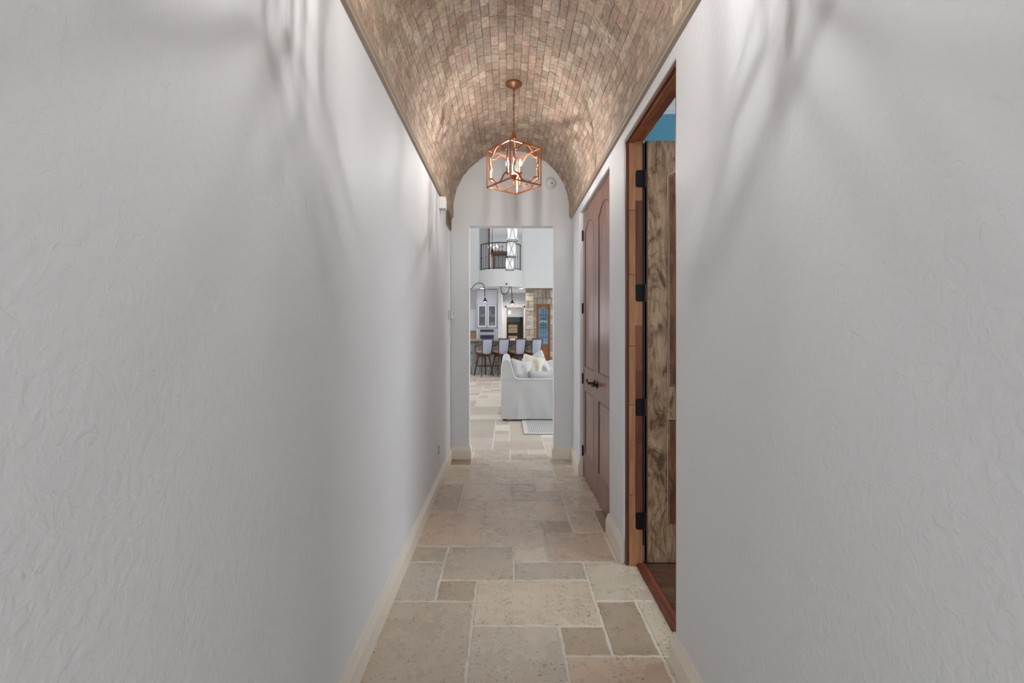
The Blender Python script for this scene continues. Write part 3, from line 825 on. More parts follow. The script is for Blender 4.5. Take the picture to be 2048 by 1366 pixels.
# ------------------------------------------------------------------ great room shell
w = MB().box(-5.2, -5.0, YB, 19.2, 0, 8.2)
w.v = []; w.f = []; w.t = []
for y0, y1, z0, z1 in ((YB, 8, 0, 8.2), (14, 31, 0, 8.2), (8, 14, 0, 1.1), (8, 14, 5.7, 8.2)): w.box(-5.2, -5.0, y0, y1, z0, z1)
struct(w.build('wall_great_left', M['great_wall']), 'great room wall on the left with an added wide window', 'wall')
w = MB()
for y0, y1, z0, z1 in ((YB, 5.6, 0, 8.2), (8.8, 14, 0, 8.2), (17, 31, 0, 8.2), (5.6, 8.8, 0, .3), (14, 17, 0, .3), (5.6, 8.8, 5.5, 8.2), (14, 17, 5.5, 8.2)): w.box(6.0, 6.2, y0, y1, z0, z1)
struct(w.build('wall_great_right', M['great_wall']), 'great room wall with tall windows on the right', 'wall')
def window(name, x, y0, y1, z0, z1, nx, nz, label):
    mb = MB(); t_ = .05
    mb.box(x-.03, x+.03, y0, y0+t_, z0, z1).box(x-.03, x+.03, y1-t_, y1, z0, z1).box(x-.03, x+.03, y0, y1, z0, z0+t_).box(x-.03, x+.03, y0, y1, z1-t_, z1)
    o = mb.build(name, M['white']); struct(o, label, 'window')
    for i in range(1, nx):
        yy = y0+(y1-y0)*i/nx; MB().box(x-.02, x+.02, yy-.02, yy+.02, z0, z1).build('mullion', M['white'], o)
    for i in range(1, nz):
        zz_ = z0+(z1-z0)*i/nz; MB().box(x-.02, x+.02, y0, y1, zz_-.02, zz_+.02).build('transom', M['white'], o)
window('window_1', 6.1, 5.6, 8.8, .3, 5.5, 3, 3, 'tall great room window nearest the hall, right side')
window('window_2', 6.1, 14, 17, .3, 5.5, 3, 3, 'tall great room window toward the kitchen, right side')
window('window_added', -5.1, 8, 14, 1.1, 5.7, 4, 3, 'wide added window, unseen, lighting the great room from the left')
struct(MB().box(-5.2, 6.2, YB, 31, 8.2, 8.4).build('ceiling_great', M['great_wall']), 'high white great room ceiling', 'ceiling')
# far wall with the gallery opening above the kitchen
YF = 19.2
w = MB().box(-5.0, -1.1, YF, YF+.2, 3.04, 8.2).box(.64, 6.0, YF, YF+.2, 3.04, 8.2).box(-1.1, .64, YF, YF+.2, 6.6, 8.2).box(-1.1, .64, YF, YF+.2, 3.04, 3.7)
struct(w.build('wall_far', M['great_wall']), 'white upper wall over the kitchen with the gallery opening', 'wall')
w = MB().box(-5.0, 6.0, YF+.2, 24, 3.10, 3.3)
struct(w.build('ceiling_kitchen', M['great_wall']), 'low white kitchen ceiling', 'ceiling')
struct(MB().box(-2.4, 3, YF+.2, 30, 3.3, 3.6).build('floor_gallery', M['white']), 'upstairs gallery floor behind the iron balcony', 'floor')
struct(MB().box(-2.4, 3, YF+.2, 30.2, 7.1, 7.3).build('ceiling_gallery', M['great_wall']), 'white ceiling of the upstairs gallery', 'ceiling')
w = MB().box(-2.4, -.70, 30, 30.2, 3.6, 7.1).box(.06, 3, 30, 30.2, 3.6, 7.1).box(-.70, .06, 30, 30.2, 6.05, 7.1)
struct(w.build('wall_gallery', M['great_wall']), 'pale wall at the back of the upstairs gallery', 'wall')
struct(MB().box(-2.4, -.80, 21, 21.1, 3.6, 7.1).build('wall_gallery_side', M['great_wall']), 'pale partition left of the wooden post upstairs', 'wall')
gd = MB().box(-.86, -.72, 29.93, 30.0, 3.6, 6.2).box(.06, .20, 29.93, 30, 3.6, 6.2).box(-.92, .26, 29.90, 30.0, 6.05, 6.24).build('door_4', M['post_wood'])
struct(gd, 'wood cased doorway at the back of the upstairs gallery', 'door')
MB().box(-.94, .28, 29.86, 30.0, 6.0, 6.04).build('door_moulding', M['dark_wood'], gd)
MB().box(-.72, .06, 30.05, 30.1, 3.6, 6.05).build('door_leaf', M['door_grey'], gd)
struct(MB().box(-.79, -.725, 20.9, 21.0, 3.6, 7.1).build('trim_6', M['post_wood']), 'tall stained wooden post in the upstairs gallery opening', 'post')

# balcony
BCX = -.23
def arc(half, sag, n, y_base):
    R_ = (half*half+sag*sag)/(2*sag); a0 = math.asin(half/R_)
    return [(BCX+R_*math.sin(-a0+2*a0*i/n), y_base-(R_*math.cos(-a0+2*a0*i/n)-R_*math.cos(a0))) for i in range(n+1)]
pts = arc(.87, .66, 24, YF)
struct(MB().prism(pts, 3.05, 3.72, 'z').build('trim_7', M['great_wall']), 'curved white plaster balcony bowing out of the upper wall', 'balcony')
rail = thing('balcony_railing', 'curved black iron railing with scroll centre on the white balcony', 'railing', (BCX, YF, 3.72))
ra = [(x-BCX, y-YF) for x, y in arc(.80, .60, 40, YF)]
MB().tube([(x, y, 1.03) for x, y in ra], .020, 6).build('handrail', M['iron_blue'], rail)
MB().tube([(x, y, .05) for x, y in ra], .014, 6).build('bottom_rail', M['iron_blue'], rail)
for i in (0, 40):
    x, y = ra[i]; x *= .985
    MB().bar((x, y-.01, 0), (x, y-.01, 1.05), .032).build('post', M['iron_blue'], rail)
    MB().tube([(x, y-.01, .0), (x+(.05 if x < 0 else -.05), y-.04, .0)], .02, 6).build('post_foot', M['iron_blue'], rail)
for k in range(1, 15):
    f = k/15*40; i = int(f); fr_ = f-i
    x = ra[i][0]*(1-fr_)+ra[min(i+1, 40)][0]*fr_; y = ra[i][1]*(1-fr_)+ra[min(i+1, 40)][1]*fr_
    b_ = MB().bar((x, y, .04), (x, y, 1.02), .014).build('baluster', M['iron_blue'], rail)
    if k % 2 == 1:
        MB().lathe([(.006, -.03), (.02, -.012), (.02, .012), (.006, .03)], (x, y, .50 if k not in (7,) else .48), 8).build('knuckle', M['iron_blue'], b_)
for s in (-1, 1):
    for zz_ in (.70, .86):
        MB().tube([(s*(.06+.045*math.cos(a)*(1-a/14)), -.60, zz_+.045*math.sin(a)*(1-a/14)) for a in [i*PI/6 for i in range(17)]], .006, 5).build('scroll', M['iron_blue'], rail)
o = MB().lathe([(.03, 0), (.03, -.01), (.015, -.02), (.012, -.05), (.03, -.055)], (0, YF-.66, 3.14), 12, 'y').build('sprinkler_head', M['iron'])
tag(o, 'small dark sprinkler head on the face of the curved balcony', 'sprinkler')

# recessed ceiling lights
for x, lb in ((-1.02, 'recessed kitchen ceiling light left, above the pale cabinet'), (.62, 'recessed kitchen ceiling light right, before the stone wall')):
    t = thing('recessed_light', lb, 'ceiling light', (x, 20.1, 3.10))
    MB().lathe([(.105, 0), (.105, -.006), (.08, -.008), (.08, -.0)], (0, 0, 0), 20).build('trim_ring', M['white'], t)
    MB().lathe([(.08, -.009), (.078, -.011)], (0, 0, 0), 20).build('lens', M['can_light'], t)

# tiered chandelier in the great room
ch = thing('tiered_chandelier', 'three stacked lit glass drums with crossed iron straps hanging in the great room', 'chandelier', (.12, 11.0, 2.72))
tiers = [(.015, .120, .70, 1.30), (-.005, .100, .335, .67), (-.045, .095, .03, .31)]
for dx, r_, z0, z1 in tiers:
    dr = MB().lathe([(r_*.9, z0), (r_, z0+.01), (r_, z1)], (dx, 0, 0), 24).build('glass_drum', M['shade_glass'], ch, smooth=True)
    MB().tube([(dx+(r_+.006)*math.cos(a), (r_+.006)*math.sin(a), z1) for a in [i*PI/12 for i in range(24)]], .009, 6, closed=True).build('ring', M['iron'], dr)
    MB().tube([(dx+(r_+.004)*math.cos(a), (r_+.004)*math.sin(a), z0) for a in [i*PI/12 for i in range(24)]], .007, 6, closed=True).build('ring', M['iron'], dr)
    xs = MB()
    for k in range(4):
        for s in (-1, 1):
            xs.tube([(dx+(r_+.004)*math.cos(k*PI/2-PI/2+s*(t_-.5)*1.3), (r_+.004)*math.sin(k*PI/2-PI/2+s*(t_-.5)*1.3), z0+(z1-z0)*t_) for t_ in [i/8 for i in range(9)]], .0045, 4)
    xs.build('crossed_straps', M['iron'], dr)
MB().tube([(.015, 0, 1.3), (.015, 0, 8.2-2.72)], .012, 6).build('hanging_rod', M['iron'], ch)
MB().tube([(.015, 0, 1.3), (-.005, 0, .67), (-.045, 0, .31)], .010, 6).build('link_rod', M['iron'], ch)
MB().lathe([(.08, -.03), (.10, -.01), (.10, 0)], (.015, 0, 8.2-2.72), 20).build('ceiling_plate', M['iron'], ch)

# small upstairs chandelier
ch = thing('candle_chandelier', 'small dark iron candle chandelier upstairs behind the balcony railing', 'chandelier', (-.62, 25, 5.35))
MB().tube([(-.12, 0, .1), (-.12, 0, 1.75)], .014, 6).build('rod', M['iron'], ch)
MB().lathe([(.02, -.1), (.06, -.04), (.05, .06), (.02, .14)], (-.12, 0, .1), 12).build('body', M['iron'], ch)
for k in range(6):
    a = k*PI/3+.3; cx_, cy_ = -.12+.30*math.cos(a), .30*math.sin(a)
    ar = MB().tube([(-.12, 0, .08), (-.12+.16*math.cos(a), .16*math.sin(a), -.02), (cx_, cy_, .18)], .010, 6).build('arm', M['iron'], ch)
    MB().lathe([(.02, 0), (.02, .12)], (cx_, cy_, .18), 8).build('candle', M['candle'], ar)
    MB().lathe([(.012, 0), (.03, .04), (.004, .11)], (cx_, cy_, .30), 8).build('flame_bulb', M['dim_bulb'], ar)

# ------------------------------------------------------------------ kitchen
YK = 20.5
struct(MB().box(-.36, -.19, YK-.05, 22.95, 0, 3.10).build('wall_pier', M['great_wall']), 'narrow white wall end between tall cabinet and wood doorway', 'wall')
w = MB().box(-5, -.0, 23, 23.15, 0, 3.1).box(.815, 6, 23, 23.15, 0, 3.1).box(0, .815, 23, 23.15, 2.43, 3.1)
struct(w.build('wall_kitchen_back', M['great_wall']), 'pale grey kitchen back wall around the wood doorway', 'wall')
cab = thing('oven_cabinet', 'tall pale lavender grey cabinet with glass doors and built in oven', 'cabinet', (-.83, YK, 0))
cb = MB().box(-.45, .45, .02, .6, 0, 1.43).box(-.45, .45, .02, .6, 2.46, 3.02).box(-.45, -.43, .02, .6, 1.43, 2.46).box(.43, .45, .02, .6, 1.43, 2.46)
cb.build('carcass', M['cabinet'], cab)
MB().box(-.43, .43, .55, .6, 1.43, 2.46).build('back_panel', M['cab_inside'], cab)
MB().box(-.47, .47, -.02, .6, 3.02, 3.08).build('crown', M['cabinet'], cab, bevel=.01)
for s in (-1, 1):
    x0, x1 = (-.41, -.01) if s < 0 else (.01, .41)
    d = MB().box(x0, x1, 0, .02, 2.52, 2.98).build('upper_door', M['cabinet'], cab, bevel=.004)
    MB().box(x0+.06, x1-.06, -.006, 0, 2.58, 2.92).build('raised_panel', M['cabinet'], d, bevel=.005)
    g0, g1 = x0+.07, x1-.07
    mb = MB().box(x0, g0, 0, .02, 1.46, 2.45).box(g1, x1, 0, .02, 1.46, 2.45).box(g0, g1, 0, .02, 1.46, 1.55).box(g0, g1, 0, .02, 2.37, 2.45)
    d = mb.build('glass_door', M['cabinet'], cab)
    MB().box(g0, g1, .008, .012, 1.55, 2.37).build('pane', M['cab_glass'], d)
    MB().lathe([(.012, 0), (.006, -.015), (.014, -.03)], ((x1-.03) if s < 0 else (x0+.03), 0, 1.52), 10, 'y').build('knob', M['iron'], d)
MB().box(-.43, .43, .05, .55, 1.93, 1.95).build('shelf', M['cabinet'], cab)
ov = MB().box(-.38, .38, -.01, .02, .55, 1.40).build('oven', M['steel'], cab)
MB().box(-.29, .29, -.014, -.01, 1.27, 1.38).build('control_panel', M['oven_glass'], ov)
MB().box(-.29, .29, -.014, -.01, .80, 1.14).build('oven_window', M['oven_glass'], ov)
MB().tube([(-.33, -.05, 1.20), (.33, -.05, 1.20)], .012, 8).build('oven_handle', M['steel'], ov)
# crockery in the cabinet
def crock(name, label, cat, x, y, z, prof, mat):
    o = MB().lathe(prof, (0, 0, 0), 16).build(name, mat, smooth=True); o.location = (x, y, z); return tag(o, label, cat)
crock('serving_bowl', 'white bowl on the upper shelf behind the left cabinet glass', 'bowl', -1.03, YK+.22, 1.95, [(.05, 0), (.06, .01), (.11, .06), (.12, .09), (.10, .08)], M['creamware'])
crock('wicker_basket', 'round wicker basket on the lower shelf behind the left cabinet glass', 'basket', -1.03, YK+.22, 1.43+.0, [(.09, 0), (.12, .10), (.12, .26), (.11, .25)], M['basket'])
crock('white_pitcher', 'tall white pitcher on the upper shelf behind the right cabinet glass', 'pitcher', -.70, YK+.22, 1.95, [(.05, 0), (.055, .10), (.04, .2), (.045, .28), (.04, .27)], M['creamware'])
crock('cream_dish', 'low cream dish beside the pitcher in the right cabinet', 'dish', -.56, YK+.24, 1.95, [(.05, 0), (.08, .04), (.085, .09), (.07, .08)], M['creamware'])
crock('cream_crock', 'large cream crock on the lower shelf behind the right cabinet glass', 'crock', -.62, YK+.22, 1.43, [(.09, 0), (.11, .05), (.11, .24), (.115, .27), (.09, .26)], M['creamware'])
MB().box(-.43, .43, .05, .55, 1.415, 1.43).build('cabinet_floor', M['cabinet'], cab)
# left counter run
t = thing('wall_cabinet', 'pale wall cabinet left of the tall oven cabinet', 'cabinet', (-1.72, YK+.35, 1.32))
MB().box(-.4, .43, .02, .32, 0, .93).build('carcass', M['cabinet'], t)
for x0, x1 in ((-.39, .0), (.01, .42)):
    d = MB().box(x0, x1, 0, .02, .03, .90).build('door', M['cabinet'], t, bevel=.004)
    MB().box(x0+.07, x1-.07, -.006, 0, .10, .83).build('raised_panel', M['cabinet'], d, bevel=.005)
t = thing('base_cabinet', 'pale base cabinet run left of the oven cabinet', 'cabinet', (-1.72, YK+.1, 0))
MB().box(-.6, .43, 0, .6, 0, .88).build('carcass', M['cabinet'], t)
MB().box(-.6, .43, -.03, .6, .88, .92).build('worktop', M['granite'], t)
MB().box(-2.4, -1.29, YK+.65, YK+.70, .92, 1.32)
t = MB().box(-2.4, -1.29, YK+.68, YK+.72, .92, 3.10).build('wall_kitchen_side', M['great_wall']); struct(t, 'grey kitchen wall above the left wall cabinet', 'wall')
bs = MB().box(-2.4, -1.29, YK+.66, YK+.68, .92, 1.32).build('backsplash', M['tan_tile'])
tag(bs, 'tan tiled backsplash above the left counter', 'backsplash')
# wood doorway
dw = MB().box(-.07, .0, 22.96, 23.0, 0, 2.50).box(.815, .885, 22.96, 23, 0, 2.50).box(-.07, .885, 22.96, 23, 2.43, 2.50).build('door_5', simple('cream_casing', srgb(220, 206, 194), .5))
struct(dw, 'cream cased kitchen doorway with thin dark wood lining', 'door')
MB().box(0, .02, 22.97, 23.15, 0, 2.43).box(.795, .815, 22.97, 23.15, 0, 2.43).box(0, .815, 22.97, 23.15, 2.41, 2.43).build('wood_lining', M['post_wood'], dw)
struct(MB().box(-1, 2, 26, 26.1, 0, 3.1).build('wall_pantry', M['door_grey']), 'grey wall of the room beyond the kitchen doorway', 'wall')
struct(MB().box(-1, 2, 24.6, 26, 2.02, 3.1).build('trim_8', M['great_wall']), 'grey soffit seen through the kitchen doorway', 'soffit')
hu = thing('dark_hutch', 'near black hutch cabinet standing beyond the kitchen doorway', 'hutch', (.37, 25.0, 0))
MB().box(-.34, .33, 0, .5, 0, 1.78).build('body', M['dark_wood'], hu)
MB().box(-.36, .35, -.03, .5, 1.74, 1.78).build('cornice', M['dark_wood'], hu)
MB().box(.34, .50, .1, .5, 0, 2.02).build('side_panel', M['iron_blue'], hu)
for z0, z1, lb, mk in ((1.20, 1.62, 'tan picture board of small dark figures, upper of two on hutch', 'art_mark'), (.62, 1.04, 'tan picture board with red marks, lower of two on hutch', 'art_red')):
    t = thing('picture_board', lb, 'picture', (.33, 24.985, z0))
    MB().box(-.23, .23, -.01, 0.01, 0, z1-z0).build('board', M['art'], t)
    for k in range(4):
        MB().box(-.17+k*.1, -.13+k*.1, -.013, -.01, .20+.02*(k % 2), .33-.02*(k % 2)).build('figure', M['art_mark'], t)
    for k in range(3):
        MB().box(-.15+k*.12, -.09+k*.12, -.013, -.01, .08, .13).build('mark', M[mk], t)
t = thing('pantry_light', 'small glowing glass lamp inside the kitchen doorway', 'lamp', (.15, 24.0, 2.15))
MB().lathe([(.03, 0), (.05, .03), (.06, .12), (.03, .17)], (0, 0, 0), 14).build('glass_shade', M['dim_bulb'], t)
MB().tube([(0, 0, .2), (0, 0, .95)], .01, 6).build('rod', M['iron'], t)
struct(MB().box(-1, 2, 23.15, 26, 3.1, 3.2).build('ceiling_pantry', M['great_wall']), 'ceiling of the room beyond the kitchen doorway', 'ceiling')

# stone wall with wine room door
YS = 20.3
sw = MB().box(.81, 1.26, YS, YS+.3, 0, 3.1).box(1.83, 6, YS, YS+.3, 0, 3.1).box(1.26, 1.83, YS, YS+.3, 2.45, 3.1).box(.81, 1.135, YS-.30, YS, 0, 3.1).build('wall_stone', M['mortar'])
struct(sw, 'tan rubble stone wall around the wine room door', 'wall')
ST = [srgb(206, 202, 196), srgb(168, 164, 158), srgb(196, 180, 160), srgb(176, 158, 140), srgb(208, 196, 180), srgb(184, 162, 146), srgb(160, 146, 130), srgb(200, 188, 166), srgb(190, 168, 156), srgb(170, 160, 146)]
def stones(x0, x1, z0, z1, y, hmin=.07, hmax=.30, wmin=.09, wmax=.40):
    z = z0
    while z < z1-.02:
        h = random.uniform(hmin, hmax)
        if z+h > z1-.07: h = z1-z
        x = x0
        while x < x1-.02:
            wd = random.uniform(wmin, wmax)
            if x+wd > x1-.09: wd = x1-x
            mb = MB(); d = random.uniform(.02, .07)
            mb.box(x+.008, x+wd-.008, y-d, y, z+.008, z+h-.008, random.choice(ST))
            mb.v = [(a+random.uniform(-.006, .006), b+(random.uniform(-.008, .008) if b < y-.001 else 0), c+random.uniform(-.006, .006)) for a, b, c in mb.v]
            mb.build('stone', M['rubble'], sw, bevel=.02, seg=2)
            x += wd
        z += h
stones(.81, 1.135, 0, 3.08, YS-.30)
stones(1.135, 1.25, .6, 2.45, YS, wmin=.11, wmax=.12)
stones(1.135, 2.1, 2.45, 3.08, YS, .25, .34, .12, .26)
stones(1.84, 2.1, 0, 2.45, YS)
wd_ = MB()
X0, X1, Z1 = 1.262, 1.828, 2.44
ap = arch_pts(X0+.10, X1-.07, .76, 2.22, 2.34)
up = ap[2:]
wd_.box(X0, X0+.10, YS+.06, YS+.11, 0, Z1).box(X1-.07, X1, YS+.06, YS+.11, 0, Z1).box(X0+.1, X1-.07, YS+.06, YS+.11, 0, .76)
vs = []; fs = []
for (x, z) in up: vs += [(x, YS+.06, z), (x, YS+.11, z), (x, YS+.06, Z1), (x, YS+.11, Z1)]
for i in range(len(up)-1):
    a = i*4; b = a+4; fs += [(a, b, b+2, a+2), (a+1, b+1, b+3, a+3), (a, b, b+1, a+1), (a+2, b+2, b+3, a+3)]
wd_.add(vs, fs)
wine = wd_.build('door_6', M['wine_wood'])
struct(wine, 'arched glass alder wine room door set in the stone wall', 'door')
MB().box(X0+.13, X1-.10, YS+.052, YS+.06, .12, .64).build('lower_panel', M['wine_wood'], wine, bevel=.006)
MB().box(X0+.02, X1-.02, YS+.05, YS+.06, .66, .72).build('mid_rail', M['wine_wood'], wine)
pn = MB().prism(ap, YS+.08, YS+.088, 'y').build('pane', M['wine_glass'], wine)
for k in range(1, 4):
    x = X0+.10+(X1-X0-.17)*k/4
    MB().box(x-.006, x+.006, YS+.066, YS+.078, .76, 2.28).build('glazing_bar', M['iron'], wine)
for z in (1.05, 1.45, 1.98):
    MB().box(X0+.10, X1-.07, YS+.066, YS+.078, z-.006, z+.006).build('glazing_bar', M['iron'], wine)
lt = MB(); cx_ = (X0+X1)/2+.015
for k in range(7):      # arched illegible lettering: short pale strokes on an arc
    a = (k-3)*.30; x = cx_+.19*math.sin(a)*1.0; z = 1.63+.10*math.cos(a)
    lt.box(x-.018, x-.006, YS+.058, YS+.064, z-.035, z+.04); lt.box(x+.006, x+.014, YS+.058, YS+.064, z-.035, z+.03); lt.box(x-.018, x+.014, YS+.058, YS+.064, z+.03, z+.04)
lt.build('lettering', M['letter'], wine)
sc_ = MB()
for s in (-1, 1):
    for z in (1.82, 1.56):
        sc_.tube([(cx_+s*(.05+.035*math.cos(a)*(1-a/14)), YS+.06, z+.035*math.sin(a)*(1-a/14)) for a in [i*PI/6 for i in range(15)]], .006, 5)
sc_.build('iron_scrolls', M['iron'], wine)
struct(MB().box(.9, 2.6, 21.8, 21.9, 0, 3.1).build('wall_wine_room', M['blue_room']), 'blue lit wall inside the wine room', 'wall')
l = bpy.data.lights.new('wine_room_lamp', 'POINT'); l.energy = 26; l.color = (.7, .88, 1); l.shadow_soft_size = .1
o = bpy.data.objects.new('wine_room_lamp', l); COL.objects.link(o); o.location = (1.55, 21.1, .35)
l = bpy.data.lights.new('pantry_lamp', 'POINT'); l.energy = 5; l.shadow_soft_size = .1
o = bpy.data.objects.new('pantry_lamp', l); COL.objects.link(o); o.location = (.3, 24.0, 1.9)

for x in (-3.4, -1.9, -1.02, -.2, .62, 2.2):
    l = bpy.data.lights.new('kitchen_downlight_and_fill', 'SPOT'); l.energy = 170 if x == -.2 else 16; l.spot_size = 2.95 if x == -.2 else 2.4; l.spot_blend = .6; l.shadow_soft_size = .07; l.color = (1, .97, .93)
    o = bpy.data.objects.new('kitchen_downlight_and_fill', l); COL.objects.link(o); o.location = (x if x != -.2 else .42, 19.75 if x != -.2 else 21.5, 3.07)  # the strong wide spot is an added fill for the back wall, no fixture
# gooseneck lamps
def goose(px, Y, base, shade_px, label):
    t = thing('gooseneck_lamp', label, 'lamp', (0, 0, 0), group=None)
    s = 960/Y
    W_ = lambda p: Vector(((p[0]-1013)/s, Y, 1.4+(658-p[1])/s))
    p3 = [W_(p) for p in px]
    if base: p3[0] = Vector(base)
    o3 = W_(shade_px); t.location = o3
    # smooth the path
    out = []
    for i in range(len(p3)-1):
        a = p3[max(i-1, 0)]; b = p3[i]; c = p3[i+1]; d = p3[min(i+2, len(p3)-1)]
        for k in range(5):
            u = k/5; out.append(.5*((2*b)+(c-a)*u+(2*a-5*b+4*c-d)*u*u+(3*b-a-3*c+d)*u**3))
    out.append(p3[-1])
    MB().tube([q_-o3 for q_ in out], .014, 6).build('curved_arm', M['iron'], t)
    MB().lathe([(.012, .13), (.035, .11), (.040, .06), (.060, .02), (.095, -.03), (.085, -.03), (.05, .02)], (0, 0, 0), 16).build('shade', M['iron_blue'], t)
    MB().lathe([(.02, .02), (.045, -.01), (.045, -.03), (.02, -.045)], (0, 0, 0), 12).build('bulb', M['dim_bulb'], t)
goose([(925, 588), (941, 578), (950, 569), (958, 566), (966, 569), (969, 577), (969.5, 590), (969.7, 594)], 18.7, (-1.75, YF, 2.9+.2), (970, 602),
      'gooseneck lamp arching in front of the pale tall cabinet')
goose([(1001.5, 572.6), (1002, 580), (1004, 587), (1010, 588), (1015.5, 585), (1018.5, 576), (1020.5, 573), (1022.8, 578), (1023.8, 590), (1024, 598)], 18.7, None, (1024.6, 606),
      'gooseneck lamp looping below the balcony, before the wood doorway')

# island
isl = thing('kitchen_island', 'long kitchen island with weathered plank base behind the bar stools', 'kitchen island', (-.6, 14.75, 0))
MB().box(-2.2, 1.42, .02, 1.0, 0, 1.03).build('body', M['island_base'], isl)
x = -2.2
while x < 1.40:
    wd = random.uniform(.11, .19); wd = min(wd, 1.42-x)
    MB().box(x+.003, x+wd-.003, 0, .02+random.uniform(0, .006), .0, 1.03).build('board', M['island_base'], isl, bevel=.003, seg=1)
    x += wd
MB().box(-2.3, 1.50, -.24, 1.05, 1.03, 1.075).build('countertop', M['granite'], isl, bevel=.008)

# bar stools
def make_stool(label):
    t = thing('bar_stool', label, 'bar stool', (0, 0, 0), 0, 'row of bar stools at the island')
    for sx in (-1, 1):
        for sy in (-1, 1):
            MB().bar((sx*.27, sy*.27, 0), (sx*.15, sy*.15, .60), .034, .044).build('leg', M['stool_wood'], t)
    for a, b in (((-1, -1), (1, -1)), ((1, -1), (1, 1)), ((1, 1), (-1, 1)), ((-1, 1), (-1, -1))):
        MB().bar((a[0]*.208, a[1]*.208, .30), (b[0]*.208, b[1]*.208, .30), .024).build('stretcher', M['stool_wood'], t)
    MB().box(-.18, .18, -.18, .18, .58, .63).build('swivel_base', M['stool_wood'], t, bevel=.01)
    MB().box(-.24, .24, -.23, .24, .64, .69).build('seat_frame', M['stool_wood'], t, bevel=.02)
    MB().box(-.225, .225, -.20, .23, .69, .76).build('seat_cushion', M['stool_seat'], t, bevel=.03, seg=3)
    n_ = 8; vs = []; fs = []      # curved upholstered back
    for j, (z, yy, hw) in enumerate(((.66, -.20, .19), (.80, -.235, .205), (.95, -.26, .215), (1.09, -.285, .22))):
        for i in range(n_+1):
            u = -1+2*i/n_
            vs.append((u*hw, yy-.05*(1-u*u), z)); vs.append((u*hw, yy-.05*(1-u*u)+.035, z))
    R_ = (n_+1)*2
    for j in range(3):
        for i in range(n_):
            a = j*R_+i*2; fs += [(a, a+2, a+2+R_, a+R_), (a+1, a+3, a+3+R_, a+1+R_)]
    fs += [(3*R_+i*2, 3*R_+i*2+2, 3*R_+i*2+3, 3*R_+i*2+1) for i in range(n_)]+[(i*2, i*2+2, i*2+3, i*2+1) for i in range(n_)]
    MB().add(vs, fs).build('back_panel', M['stool_fabric'], t, smooth=True)
    for s in (-1, 1):
        MB().tube([(s*.20, -.19, .64), (s*.215, -.235, .82), (s*.23, -.265, 1.0), (s*.235, -.29, 1.11)], .019, 6).build('back_post', M['stool_wood'], t)
        MB().tube([(s*.225, -.25, .98), (s*.27, -.10, .93), (s*.285, .06, .885), (s*.28, .20, .885), (s*.27, .23, .87)], .019, 6).build('arm', M['stool_wood'], t)
        MB().tube([(s*.235, .17, .66), (s*.265, .20, .76), (s*.28, .18, .88)], .017, 6).build('arm_support', M['stool_wood'], t)
    MB().tube([(u*.245, -.29-.05*(1-u*u)+.015, 1.105+.01*u*u) for u in [-1+i/4 for i in range(9)]], .020, 6).build('crest_rail', M['stool_wood'], t)
    return t
SX = [-.68, -.185, .30, .78]
LB = ['leftmost bar stool of four, fully in view with all legs on the tile', 'second bar stool from the left, its back before the wood doorway edge',
      'third bar stool from the left, legs hidden behind the sofa pillows', 'rightmost bar stool of four, beside the wine room door']
s0 = make_stool(LB[0])
for i in range(4):
    s = s0 if i == 0 else copy_tree(s0)
    s.location = (SX[i], 14.30 if i == 0 else 14.34, 0); s.rotation_euler = (0, 0, math.radians([31, 28, 30, 30][i])); s.scale = (.74, .88, 1); s['label'] = LB[i]

# ------------------------------------------------------------------ sofa and rug
RZ = .002
rug = thing('area_rug', 'pale grey herringbone rug with white border under the sofa', 'rug', (1.7, 7.9, 0))
MB().box(-1.47, 1.4, -1.53, 1.5, RZ, .012).build('border', M['rug'], rug)
MB().box(-1.40, 1.33, -1.46, 1.43, .012, .0145).build('field', M['rug_field'], rug)
MB().box(-1.475, 1.405, -1.535, 1.505, 0.0, RZ+.001).build('backing', M['vent_dark'], rug)
sofa = thing('sofa', 'white slipcovered linen sofa seen from its low arm end', 'sofa', (0, 7.3, 0))
prof = [(-.075, .035), (-.085, .30), (-.08, .60), (-.078, .84), (-.06, .90), (-.02, .935), (.03, .925), (.065, .88), (.09, .78), (.115, .69), (.15, .645), (.20, .635), (.90, .635), (.93, .60), (.93, .035)]
def wavy(pts, ys, fn):
    """loft closed XZ profile along y with displacement"""
    n_ = len(pts); vs = []; fs = []
    for j, y in enumerate(ys):
        for i, (x, z) in enumerate(pts): vs.append(fn(x, y, z, i, j))
    for j in range(len(ys)-1):
        for i in range(n_):
            a = j*n_+i; b = j*n_+(i+1) % n_; fs.append((a, b, b+n_, a+n_))
    fs.append(tuple(range(n_))[::-1]); fs.append(tuple((len(ys)-1)*n_+i for i in range(n_)))
    return MB().add(vs, fs)
a_ = MB().prism(prof, 0, .20, 'y').build('arm', M['linen'], sofa, bevel=.02, seg=3)
MB().tube([(x, -.002, z) for x, z in prof[1:-1]], .006, 5).build('piping', M['piping'], a_)
